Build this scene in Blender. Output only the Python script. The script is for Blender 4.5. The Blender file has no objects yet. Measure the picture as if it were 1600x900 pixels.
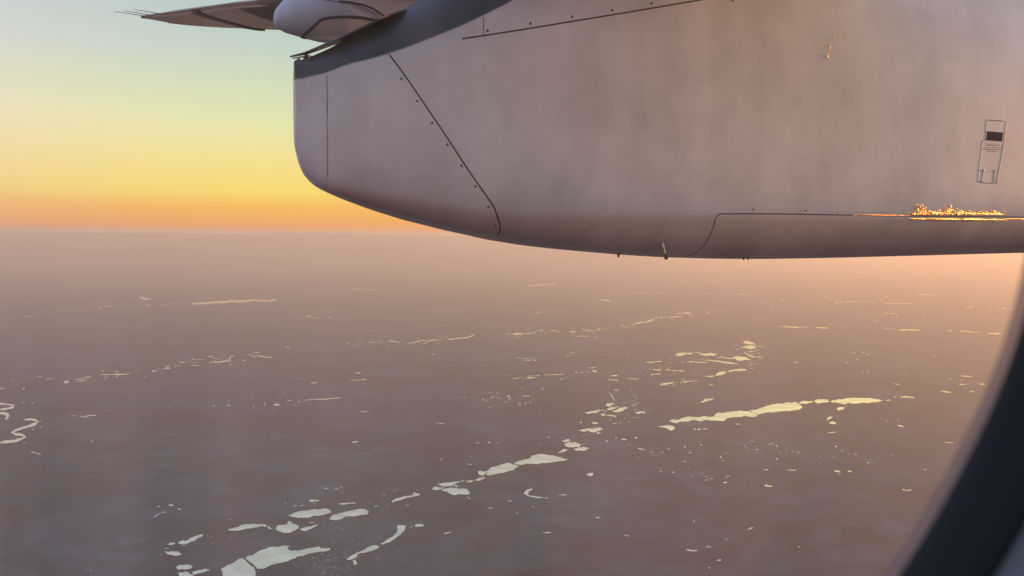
import bpy, bmesh, math, random
import numpy as np
from mathutils import Vector
from mathutils.bvhtree import BVHTree

# ------------------------------------------------------------------ camera
sc = bpy.context.scene
col = sc.collection
FPX = 1386.0                       # focal length in photo pixels (1600 wide)
PITCH, ROLL = math.radians(3.37), math.radians(0.52)
fw = Vector((0, math.cos(PITCH), -math.sin(PITCH)))
up0 = Vector((0, math.sin(PITCH), math.cos(PITCH)))
X = Vector((1, 0, 0))
cr = X * math.cos(ROLL) + up0 * math.sin(ROLL)
cu = -X * math.sin(ROLL) + up0 * math.cos(ROLL)
cam_d = bpy.data.cameras.new('camera')
cam = bpy.data.objects.new('camera', cam_d)
col.objects.link(cam)
from mathutils import Matrix
M = Matrix((cr, cu, -fw)).transposed().to_4x4()
cam.matrix_world = M
cam_d.sensor_width = 36.0
cam_d.lens = FPX / 1600 * 36.0
cam_d.clip_start = 0.01
cam_d.clip_end = 2.0e6
cam_d.dof.use_dof = True
cam_d.dof.focus_distance = 6.5
cam_d.dof.aperture_fstop = 11.5     # a phone's 2.7 mm aperture
sc.camera = cam

# ------------------------------------------------------------------ sun and sky
SUN_AZ, SUN_EL = math.radians(69.0), math.radians(5.0)   # azimuth from +Y towards +X
SUN = Vector((math.sin(SUN_AZ) * math.cos(SUN_EL), math.cos(SUN_AZ) * math.cos(SUN_EL), math.sin(SUN_EL)))
sl = bpy.data.lights.new('sun', 'SUN')
sl.energy = 5.0
sl.angle = math.radians(0.53)
sl.color = (1.0, 0.46, 0.19)
so = bpy.data.objects.new('sun', sl)
col.objects.link(so)
so.rotation_euler = SUN.to_track_quat('Z', 'Y').to_euler()


def lin(r, g, b):
    f = lambda c: (c / 255 / 12.92) if c / 255 <= 0.04045 else ((c / 255 + 0.055) / 1.055) ** 2.4
    return (f(r), f(g), f(b), 1.0)


w = bpy.data.worlds.new('World')
sc.world = w
w.use_nodes = True
wt = w.node_tree
wn, wl = wt.nodes, wt.links
wn.clear()
tc = wn.new('ShaderNodeTexCoord')
sep = wn.new('ShaderNodeSeparateXYZ')
wl.new(tc.outputs['Generated'], sep.inputs[0])


def math_node(nodes, links, op, a, b=None, clamp=False):
    n = nodes.new('ShaderNodeMath')
    n.operation = op
    n.use_clamp = clamp
    for i, v in enumerate((a, b)):
        if v is None:
            continue
        if isinstance(v, (int, float)):
            n.inputs[i].default_value = v
        else:
            links.new(v, n.inputs[i])
    return n.outputs[0]


def ramp_node(nodes, links, fac, stops, interp='LINEAR'):
    r = nodes.new('ShaderNodeValToRGB')
    e = r.color_ramp.elements
    r.color_ramp.interpolation = interp
    while len(e) > 1:
        e.remove(e[-1])
    e[0].position = stops[0][0]
    e[0].color = stops[0][1]
    for p, c in stops[1:]:
        k = e.new(p)
        k.color = c
    links.new(fac, r.inputs[0])
    return r.outputs[0]


zz = math_node(wn, wl, 'MAXIMUM', sep.outputs[2], 0.0)
fz = math_node(wn, wl, 'POWER', zz, 0.5)           # spreads the stops near the horizon
P5 = lambda y: math.sqrt(max(0.0, (363 - y) / FPX / math.sqrt(1 + ((363 - y) / FPX) ** 2)))
K = lambda k, c: (c[0] * k, c[1] * k, c[2] * k, 1.0)
sunward = [
    (0.0, lin(236, 138, 62)), (P5(350), lin(252, 162, 66)), (P5(325), lin(255, 188, 72)),
    (P5(300), lin(255, 224, 100)), (P5(260), lin(252, 230, 136)), (P5(200), lin(235, 236, 173)),
    (P5(150), lin(218, 229, 187)), (P5(100), lin(202, 219, 199)), (P5(0), lin(180, 202, 202)),
    (0.57, lin(172, 197, 196)), (0.66, lin(162, 188, 208)), (0.8, K(1.5, lin(145, 168, 202))), (1.0, K(1.9, lin(135, 158, 202)))]
antisun = [
    (0.0, K(1.3, lin(150, 125, 128))), (0.2, K(1.6, lin(188, 150, 150))), (0.35, K(1.8, lin(200, 168, 170))), (0.5, K(1.85, lin(186, 174, 190))),
    (0.7, K(1.9, lin(155, 162, 196))), (1.0, K(1.9, lin(135, 158, 202)))]
rb = ramp_node(wn, wl, fz, antisun)
# cosine of the horizontal angle to the sun
hx = math_node(wn, wl, 'MULTIPLY', sep.outputs[0], math.sin(SUN_AZ))
hy = math_node(wn, wl, 'MULTIPLY', sep.outputs[1], math.cos(SUN_AZ))
ch = math_node(wn, wl, 'ADD', hx, hy)
hl = math_node(wn, wl, 'SQRT', math_node(wn, wl, 'SUBTRACT', 1.0001, math_node(wn, wl, 'MULTIPLY', sep.outputs[2], sep.outputs[2])))
ch = math_node(wn, wl, 'DIVIDE', ch, hl)
near_sun = wn.new('ShaderNodeMapRange')
near_sun.interpolation_type = 'SMOOTHSTEP'
near_sun.inputs['From Min'].default_value = 0.1
near_sun.inputs['From Max'].default_value = 1.0
near_sun.inputs['To Min'].default_value = 1.0
near_sun.inputs['To Max'].default_value = 0.68
wl.new(ch, near_sun.inputs['Value'])
ra = ramp_node(wn, wl, math_node(wn, wl, 'MULTIPLY', fz, near_sun.outputs[0]), sunward)
az = wn.new('ShaderNodeMapRange')
az.interpolation_type = 'SMOOTHSTEP'
az.inputs['From Min'].default_value = -0.75
az.inputs['From Max'].default_value = 0.15
wl.new(ch, az.inputs['Value'])
mx = wn.new('ShaderNodeMix')
mx.data_type = 'RGBA'
wl.new(az.outputs[0], mx.inputs['Factor'])
wl.new(rb, mx.inputs[6])
wl.new(ra, mx.inputs[7])
sky = wn.new('ShaderNodeTexSky')
sky.sky_type = 'NISHITA'
sky.sun_disc = False
sky.sun_elevation = SUN_EL
sky.sun_rotation = SUN_AZ
sky.altitude = 3000
sky.air_density = 1.0
sky.dust_density = 2.0
bg1 = wn.new('ShaderNodeBackground')
gain = wn.new('ShaderNodeMapRange')
gain.interpolation_type = 'SMOOTHSTEP'
gain.inputs['From Min'].default_value = 0.3
gain.inputs['From Max'].default_value = 1.0
gain.inputs['To Min'].default_value = 0.97
gain.inputs['To Max'].default_value = 1.9
wl.new(ch, gain.inputs['Value'])
wl.new(gain.outputs[0], bg1.inputs[1])
wl.new(mx.outputs[2], bg1.inputs[0])
bg2 = wn.new('ShaderNodeBackground')
bg2.inputs[1].default_value = 0.01
wl.new(sky.outputs[0], bg2.inputs[0])
ad = wn.new('ShaderNodeAddShader')
wl.new(bg1.outputs[0], ad.inputs[0])
wl.new(bg2.outputs[0], ad.inputs[1])
wo = wn.new('ShaderNodeOutputWorld')
wl.new(ad.outputs[0], wo.inputs[0])

sc.view_settings.view_transform = 'Standard'
sc.view_settings.look = 'None'
sc.view_settings.gamma = 1.0
sc.view_settings.use_curve_mapping = False
sc.view_settings.exposure = 0.0
sc.render.engine = 'CYCLES'
sc.cycles.use_denoising = True
sc.cycles.max_bounces = 6
sc.cycles.volume_bounces = 1
sc.cycles.transparent_max_bounces = 12
sc.cycles.sample_clamp_indirect = 4.0
sc.cycles.sample_clamp_direct = 60.0

# ------------------------------------------------------------------ helpers
rnd = random.Random(7)
GZ = -3000.0                         # the ground, 3 km under the aircraft


def ray(px, py):
    return fw + cr * ((px - 800) / FPX) + cu * ((450 - py) / FPX)


def P(px, py, depth):                # point on that sight line at forward distance depth (world Y)
    r = ray(px, py)
    return r * (depth / r.y)


def G(px, py, lift=10.0):            # point of the ground on that sight line
    r = ray(px, py)
    if r.z > -0.0045:
        r.z = -0.0045
    t = (GZ + lift) / r.z
    return r * t


TH = math.radians(25.0)              # heading of the aircraft against the view
F = Vector((math.cos(TH), math.sin(TH), 0))     # forward along the fuselage
O = Vector((-math.sin(TH), math.cos(TH), 0))    # outboard
L = lambda u, v, z: F * u + O * v + Vector((0, 0, z))


def new_mesh(name, verts, faces, mat, parent=None, smooth=True):
    me = bpy.data.meshes.new(name)
    me.from_pydata([tuple(v) for v in verts], [], faces)
    me.validate()
    if smooth:
        me.polygons.foreach_set('use_smooth', [True] * len(me.polygons))
    if mat:
        me.materials.append(mat)
    o = bpy.data.objects.new(name, me)
    col.objects.link(o)
    o.parent = parent
    return o


def fix_normals(o):
    bm = bmesh.new()
    bm.from_mesh(o.data)
    bmesh.ops.remove_doubles(bm, verts=bm.verts, dist=1e-5)
    bmesh.ops.recalc_face_normals(bm, faces=bm.faces)
    bm.to_mesh(o.data)
    bm.free()
    return o


def material(name):
    m = bpy.data.materials.new(name)
    m.use_nodes = True
    nt = m.node_tree
    return m, nt.nodes, nt.links, nt.nodes.get('Principled BSDF')


def simple(name, c, rough=0.5, metal=0.0, noise=0.0, scale=8.0):
    m, n, l, b = material(name)
    b.inputs['Roughness'].default_value = rough
    b.inputs['Metallic'].default_value = metal
    b.inputs['Base Color'].default_value = (*c, 1)
    if noise:
        t = n.new('ShaderNodeTexCoord')
        x = n.new('ShaderNodeTexNoise')
        x.inputs['Scale'].default_value = scale
        x.inputs['Detail'].default_value = 5
        l.new(t.outputs['Object'], x.inputs['Vector'])
        r = ramp_node(n, l, x.outputs['Fac'], [(0.3, (*[k * (1 - noise) for k in c], 1)), (0.7, (*[min(1, k * (1 + noise)) for k in c], 1))])
        l.new(r, b.inputs['Base Color'])
    return m


# ------------------------------------------------------------------ materials
def ground_material():
    m, n, l, b = material('farmland')
    t = n.new('ShaderNodeTexCoord')

    def noise(scale, detail, rough=0.55, stretch=None):
        x = n.new('ShaderNodeTexNoise')
        x.inputs['Scale'].default_value = scale
        x.inputs['Detail'].default_value = detail
        x.inputs['Roughness'].default_value = rough
        if stretch:
            mp = n.new('ShaderNodeMapping')
            mp.inputs['Scale'].default_value = stretch
            mp.inputs['Rotation'].default_value = (0, 0, 0.5)
            l.new(t.outputs['Object'], mp.inputs[0])
            l.new(mp.outputs[0], x.inputs['Vector'])
        else:
            l.new(t.outputs['Object'], x.inputs['Vector'])
        return x.outputs['Fac']
    big = noise(1 / 9000, 4, 0.6, (0.6, 1, 1))
    mid = noise(1 / 1600, 6, 0.65)
    fine = noise(1 / 260, 4, 0.7)
    base = ramp_node(n, l, big, [(0.3, (0.020, 0.040, 0.062, 1)), (0.5, (0.024, 0.050, 0.073, 1)), (0.7, (0.034, 0.059, 0.079, 1))])
    rr = ramp_node(n, l, mid, [(0.38, (0.66, 0.68, 0.70, 1)), (0.62, (1.3, 1.27, 1.24, 1))])
    vo = n.new('ShaderNodeTexVoronoi')
    vo.inputs['Scale'].default_value = 1 / 260
    l.new(t.outputs['Object'], vo.inputs['Vector'])
    hs = n.new('ShaderNodeSeparateColor')
    l.new(vo.outputs['Color'], hs.inputs[0])
    rf = ramp_node(n, l, hs.outputs[0], [(0.0, (0.74, 0.76, 0.79, 1)), (0.7, (1.0, 1.0, 1.0, 1)), (1.0, (1.38, 1.3, 1.22, 1))])
    rg = ramp_node(n, l, fine, [(0.35, (0.8, 0.8, 0.8, 1)), (0.7, (1.2, 1.2, 1.2, 1))])

    def mul(a, c):
        x = n.new('ShaderNodeMix')
        x.data_type = 'RGBA'
        x.blend_type = 'MULTIPLY'
        x.inputs[0].default_value = 1
        l.new(a, x.inputs[6])
        l.new(c, x.inputs[7])
        return x.outputs[2]
    land = mul(mul(mul(base, rr), rf), rg)
    # pale specks of farms and villages, in loose clusters
    sp = noise(1 / 60, 3, 0.6)
    cl = noise(1 / 2600, 3, 0.6)
    sm = n.new('ShaderNodeMapRange')
    sm.inputs['From Min'].default_value = 1.25
    sm.inputs['From Max'].default_value = 1.38
    sm.inputs['To Max'].default_value = 0.6
    l.new(math_node(n, l, 'ADD', sp, cl), sm.inputs['Value'])
    mx2 = n.new('ShaderNodeMix')
    mx2.data_type = 'RGBA'
    l.new(sm.outputs[0], mx2.inputs[0])
    l.new(land, mx2.inputs[6])
    mx2.inputs[7].default_value = (0.28, 0.26, 0.26, 1)
    l.new(mx2.outputs[2], b.inputs['Base Color'])
    b.inputs['Roughness'].default_value = 0.9
    b.inputs['Specular IOR Level'].default_value = 0.1
    return m


def water_material():
    m, n, l, b = material('still_water')
    out = n.get('Material Output')
    g = n.new('ShaderNodeBsdfGlossy')
    g.inputs['Color'].default_value = (0.9, 0.9, 0.88, 1)
    g.inputs['Roughness'].default_value = 0.06
    t = n.new('ShaderNodeTexCoord')
    x = n.new('ShaderNodeTexNoise')
    x.inputs['Scale'].default_value = 1 / 300
    x.inputs['Detail'].default_value = 6
    l.new(t.outputs['Object'], x.inputs['Vector'])
    r = ramp_node(n, l, x.outputs['Fac'], [(0.3, (0.72, 0.73, 0.72, 1)), (0.7, (0.98, 0.98, 0.95, 1))])
    l.new(r, g.inputs['Color'])
    l.new(g.outputs[0], out.inputs[0])
    n.remove(b)
    return m


def paint_material():
    m, n, l, b = material('nacelle_paint')
    t = n.new('ShaderNodeTexCoord')
    # local aircraft coordinates: u forward, v outboard, z up
    mp = n.new('ShaderNodeMapping')
    mp.vector_type = 'POINT'
    mp.inputs['Rotation'].default_value = (0, 0, -TH)
    l.new(t.outputs['Object'], mp.inputs[0])
    s = n.new('ShaderNodeSeparateXYZ')
    l.new(mp.outputs[0], s.inputs[0])
    # vertical dirt streaks
    ms = n.new('ShaderNodeMapping')
    ms.inputs['Scale'].default_value = (6.0, 1.0, 0.7)
    l.new(mp.outputs[0], ms.inputs[0])
    x = n.new('ShaderNodeTexNoise')
    x.inputs['Scale'].default_value = 1.0
    x.inputs['Detail'].default_value = 3
    l.new(ms.outputs[0], x.inputs['Vector'])
    streak = ramp_node(n, l, x.outputs['Fac'], [(0.3, (0.91, 0.90, 0.91, 1)), (0.7, (1.0, 1.0, 1.0, 1))])
    x2 = n.new('ShaderNodeTexNoise')
    x2.inputs['Scale'].default_value = 3.0
    x2.inputs['Detail'].default_value = 8
    x2.inputs['Roughness'].default_value = 0.62
    l.new(mp.outputs[0], x2.inputs['Vector'])
    blot = ramp_node(n, l, x2.outputs['Fac'], [(0.32, (0.76, 0.75, 0.74, 1)), (0.62, (1.0, 1.0, 1.0, 1))])
    base = n.new('ShaderNodeRGB')
    base.outputs[0].default_value = (0.67, 0.595, 0.635, 1)

    def mixc(kind, fac, a, c):
        k = n.new('ShaderNodeMix')
        k.data_type = 'RGBA'
        k.blend_type = kind
        if isinstance(fac, (int, float)):
            k.inputs[0].default_value = fac
        else:
            l.new(fac, k.inputs[0])
        for i, v in ((6, a), (7, c)):
            if isinstance(v, tuple):
                k.inputs[i].default_value = v
            else:
                l.new(v, k.inputs[i])
        return k.outputs[2]
    c = mixc('MULTIPLY', 1.0, base.outputs[0], streak)
    c = mixc('MULTIPLY', 0.8, c, blot)
    # black erosion band over the shoulder: everything above a line that climbs with u
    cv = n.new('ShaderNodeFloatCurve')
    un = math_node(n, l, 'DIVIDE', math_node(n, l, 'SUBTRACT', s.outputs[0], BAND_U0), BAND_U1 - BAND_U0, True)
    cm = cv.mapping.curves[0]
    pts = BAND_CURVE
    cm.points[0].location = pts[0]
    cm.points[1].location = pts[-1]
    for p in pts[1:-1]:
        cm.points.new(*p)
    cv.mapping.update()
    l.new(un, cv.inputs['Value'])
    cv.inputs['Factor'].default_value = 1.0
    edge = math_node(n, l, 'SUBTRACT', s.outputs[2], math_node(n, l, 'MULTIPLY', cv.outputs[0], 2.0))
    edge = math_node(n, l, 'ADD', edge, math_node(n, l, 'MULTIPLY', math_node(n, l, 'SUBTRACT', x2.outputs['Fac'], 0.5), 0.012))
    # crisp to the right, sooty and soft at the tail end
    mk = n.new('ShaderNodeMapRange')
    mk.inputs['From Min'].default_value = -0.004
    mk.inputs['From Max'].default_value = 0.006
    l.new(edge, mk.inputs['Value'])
    soot = n.new('ShaderNodeMapRange')
    soot.inputs['From Min'].default_value = -0.16
    soot.inputs['From Max'].default_value = 0.02
    soot.inputs['To Max'].default_value = 0.3
    l.new(edge, soot.inputs['Value'])
    # browner colour on the belly, below a line with a ragged edge
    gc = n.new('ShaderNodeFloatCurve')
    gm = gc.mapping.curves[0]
    gm.points[0].location = BELLY_LINE[0]
    gm.points[1].location = BELLY_LINE[-1]
    for p in BELLY_LINE[1:-1]:
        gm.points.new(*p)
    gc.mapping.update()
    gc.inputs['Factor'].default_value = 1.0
    l.new(math_node(n, l, 'DIVIDE', math_node(n, l, 'SUBTRACT', s.outputs[0], BELLY_U0), BELLY_U1 - BELLY_U0, True), gc.inputs['Value'])
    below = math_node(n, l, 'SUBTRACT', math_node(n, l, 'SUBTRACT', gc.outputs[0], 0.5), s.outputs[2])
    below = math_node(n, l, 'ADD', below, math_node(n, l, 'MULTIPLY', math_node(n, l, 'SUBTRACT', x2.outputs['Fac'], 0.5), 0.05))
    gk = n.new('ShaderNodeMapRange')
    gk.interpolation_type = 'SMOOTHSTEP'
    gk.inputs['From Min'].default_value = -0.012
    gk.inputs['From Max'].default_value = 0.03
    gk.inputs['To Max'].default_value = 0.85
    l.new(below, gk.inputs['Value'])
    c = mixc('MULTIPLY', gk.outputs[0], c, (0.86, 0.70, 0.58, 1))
    c = mixc('MIX', soot.outputs[0], c, (0.17, 0.18, 0.185, 1))
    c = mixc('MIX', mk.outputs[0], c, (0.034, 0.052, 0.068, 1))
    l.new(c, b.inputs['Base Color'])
    rg = n.new('ShaderNodeMapRange')
    rg.inputs['To Min'].default_value = 0.36
    rg.inputs['To Max'].default_value = 0.5
    l.new(x2.outputs['Fac'], rg.inputs['Value'])
    l.new(rg.outputs[0], b.inputs['Roughness'])
    b.inputs['Specular IOR Level'].default_value = 0.28
    # very slight waviness of the skin
    bp = n.new('ShaderNodeBump')
    bp.inputs['Strength'].default_value = 0.25
    bp.inputs['Distance'].default_value = 0.004
    x3 = n.new('ShaderNodeTexNoise')
    x3.inputs['Scale'].default_value = 2.2
    x3.inputs['Detail'].default_value = 2
    l.new(mp.outputs[0], x3.inputs['Vector'])
    l.new(x3.outputs['Fac'], bp.inputs['Height'])
    l.new(bp.outputs[0], b.inputs['Normal'])
    return m


def pane_material():
    m, n, l, b = material('scuffed_acrylic')
    n.remove(b)
    out = n.get('Material Output')
    tr = n.new('ShaderNodeBsdfTransparent')
    tr.inputs[0].default_value = (0.97, 0.965, 0.965, 1)
    tl = n.new('ShaderNodeBsdfTranslucent')
    tl.inputs[0].default_value = (0.86, 0.80, 1.0, 1)
    t = n.new('ShaderNodeTexCoord')
    mp = n.new('ShaderNodeMapping')
    mp.inputs['Scale'].default_value = (48, 48, 6)
    l.new(t.outputs['Object'], mp.inputs[0])
    x = n.new('ShaderNodeTexNoise')
    x.inputs['Scale'].default_value = 1.0
    x.inputs['Detail'].default_value = 3
    l.new(mp.outputs[0], x.inputs['Vector'])
    mr = n.new('ShaderNodeMapRange')
    mr.inputs['From Min'].default_value = 0.3
    mr.inputs['From Max'].default_value = 0.75
    mr.inputs['To Min'].default_value = 0.006
    mr.inputs['To Max'].default_value = 0.055
    l.new(x.outputs['Fac'], mr.inputs['Value'])
    mixs = n.new('ShaderNodeMixShader')
    l.new(mr.outputs[0], mixs.inputs[0])
    l.new(tr.outputs[0], mixs.inputs[1])
    l.new(tl.outputs[0], mixs.inputs[2])
    l.new(mixs.outputs[0], out.inputs[0])
    return m


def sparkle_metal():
    m, n, l, b = material('glint_metal')
    b.inputs['Base Color'].default_value = (1.0, 0.58, 0.20, 1)  # gold of the sun glint put into the base colour
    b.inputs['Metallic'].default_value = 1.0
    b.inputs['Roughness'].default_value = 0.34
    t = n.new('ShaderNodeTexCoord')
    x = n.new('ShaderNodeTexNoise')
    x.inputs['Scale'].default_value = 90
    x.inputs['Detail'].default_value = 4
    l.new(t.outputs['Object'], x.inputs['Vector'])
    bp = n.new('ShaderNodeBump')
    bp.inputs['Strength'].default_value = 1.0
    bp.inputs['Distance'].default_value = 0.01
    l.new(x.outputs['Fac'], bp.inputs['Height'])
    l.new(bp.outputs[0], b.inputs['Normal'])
    return m


# ------------------------------------------------------------------ ground, hills, haze
M_ground = ground_material()
vs, fs = [], []
RAD = [0, 4e3, 8e3, 1.6e4, 3e4, 6e4, 1.1e5, 1.9e5, 3.0e5]
NS = 64
vs.append((0, 0, GZ))
for r in RAD[1:]:
    for k in range(NS):
        a = 2 * math.pi * k / NS
        vs.append((r * math.cos(a), r * math.sin(a), GZ))
for k in range(NS):
    fs.append((0, 1 + k, 1 + (k + 1) % NS))
for i in range(len(RAD) - 2):
    for k in range(NS):
        a, b2 = 1 + i * NS + k, 1 + i * NS + (k + 1) % NS
        fs.append((a, a + NS, b2 + NS, b2))
ground = new_mesh('ground', vs, fs, M_ground, smooth=False)
ground['kind'] = 'structure'
ground['label'] = 'dim flat farmland seen from high up, fading into peach haze'

# a low range of hills on the horizon
vs, fs = [], []
D0 = 110000.0
nx, ny = 290, 24
hr = random.Random(3)
ph = [(hr.uniform(0, 6.28), hr.uniform(0.7, 1.3)) for _ in range(8)]


def ridge(t):                      # px -> height in pixels over the horizon
    s = 0
    for i, (p, a) in enumerate(ph):
        s += a * math.sin(t * 0.011 * 1.75 ** i + p) / 1.5 ** i
    core = math.exp(-((t - 500) / 95) ** 2)
    return min(2.55, -0.6 + core * 2.7 + s * (0.22 + 0.15 * core))


for i in range(nx + 1):
    px = -420 + i * 5
    side = min(1, i / 25, (nx - i) / 12) ** 0.7
    for j in range(ny + 1):
        d = D0 + (j - ny / 2) * 3600
        r = ray(px, 363)
        x, y = r.x / r.y * d, d
        prof = math.sin(math.pi * j / ny) ** 2.6
        h = (3000 + ridge(px) / FPX * D0) * side
        vs.append((x, y, GZ - 5 + h * prof))
for i in range(nx):
    for j in range(ny):
        a = i * (ny + 1) + j
        fs.append((a, a + ny + 1, a + ny + 2, a + 1))
hills = new_mesh('hills', vs, fs, M_ground)
hills['kind'] = 'structure'
hills['label'] = 'faint low hills on the horizon under the orange sky'

HZT = 215.0
hx0 = 3.3e5
vs = [(sx * hx0, sy * hx0, z) for z in (GZ - 1, HZT) for sx, sy in ((-1, -1), (1, -1), (1, 1), (-1, 1))]
fs = [(3, 2, 1, 0), (4, 5, 6, 7), (0, 1, 5, 4), (1, 2, 6, 5), (2, 3, 7, 6), (3, 0, 4, 7)]
mh = bpy.data.materials.new('haze')
mh.use_nodes = True
mh.node_tree.nodes.clear()
pv = mh.node_tree.nodes.new('ShaderNodeVolumePrincipled')
pv.inputs['Color'].default_value = (0.97, 0.785, 0.645, 1)
pv.inputs['Density'].default_value = 2.25e-5
pv.inputs['Anisotropy'].default_value = 0.45
mo = mh.node_tree.nodes.new('ShaderNodeOutputMaterial')
mh.node_tree.links.new(pv.outputs[0], mo.inputs['Volume'])
haze = new_mesh('haze', vs, fs, mh, smooth=False)
haze['kind'] = 'stuff'
haze['label'] = 'warm evening haze over the whole plain'

# ------------------------------------------------------------------ lakes, ponds and rivers
M_water = water_material()
Z1 = lambda x, y: (x / 4, 400 + y / 4)
Z2 = lambda x, y: (400 + x / 4, 400 + y / 4)
Z3 = lambda x, y: (800 + x / 4, 400 + y / 4)
Z4 = lambda x, y: (1200 + x / 4, 400 + y / 4)
Z5 = lambda x, y: (x / 3, 600 + y / 3)
Z6 = lambda x, y: (400 + x / 3, 600 + y / 3)
Z7 = lambda x, y: (800 + x / 3, 600 + y / 3)
Z8 = lambda x, y: (1100 + x / 3, 580 + y / 3)
ZP = lambda x, y: (x, y)


def roughen(pts, amp, step=1.1):
    def sub(a, b, out):
        d = math.hypot(b[0] - a[0], b[1] - a[1])
        if d < step or amp == 0:
            out.append(a)
            return
        k = amp * d * rnd.gauss(0, 1) * (0.55 if d > 12 else 1.0)
        m = ((a[0] + b[0]) / 2 - (b[1] - a[1]) / d * k, (a[1] + b[1]) / 2 + (b[0] - a[0]) / d * k * 0.75)
        sub(a, m, out)
        sub(m, b, out)
    out = []
    for i in range(len(pts)):
        sub(pts[i], pts[(i + 1) % len(pts)], out)
    return out


def water(name, zf, pts, label, group=None, amp=0.35):
    q = roughen([zf(*p) for p in pts], amp)
    vs = [G(*p) for p in q]
    c = sum(vs, Vector()) / len(vs)
    c.z = GZ + 10
    o = new_mesh(name, [v - c for v in vs], [tuple(range(len(vs)))], M_water, smooth=False)
    bm = bmesh.new()
    bm.from_mesh(o.data)
    bmesh.ops.triangulate(bm, faces=bm.faces)
    for f_ in bm.faces:
        f_.normal_update()
        if f_.normal.z < 0:
            f_.normal_flip()
    bm.to_mesh(o.data)
    bm.free()
    o.location = c
    o['kind'] = 'structure'
    o['label'] = label
    if group:
        o['group'] = group
    return o


def ribbon_pts(pts, wd):
    left, right = [], []
    for i, p in enumerate(pts):
        a, b = pts[max(0, i - 1)], pts[min(len(pts) - 1, i + 1)]
        dx, dy = b[0] - a[0], b[1] - a[1]
        d = math.hypot(dx, dy) or 1
        h = wd / 2 * rnd.uniform(0.75, 1.2) * (0.4 if i in (0, len(pts) - 1) else 1)
        left.append((p[0] - dy / d * h, p[1] + dx / d * h))
        right.append((p[0] + dy / d * h, p[1] - dx / d * h))
    return left + right[::-1]


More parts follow.
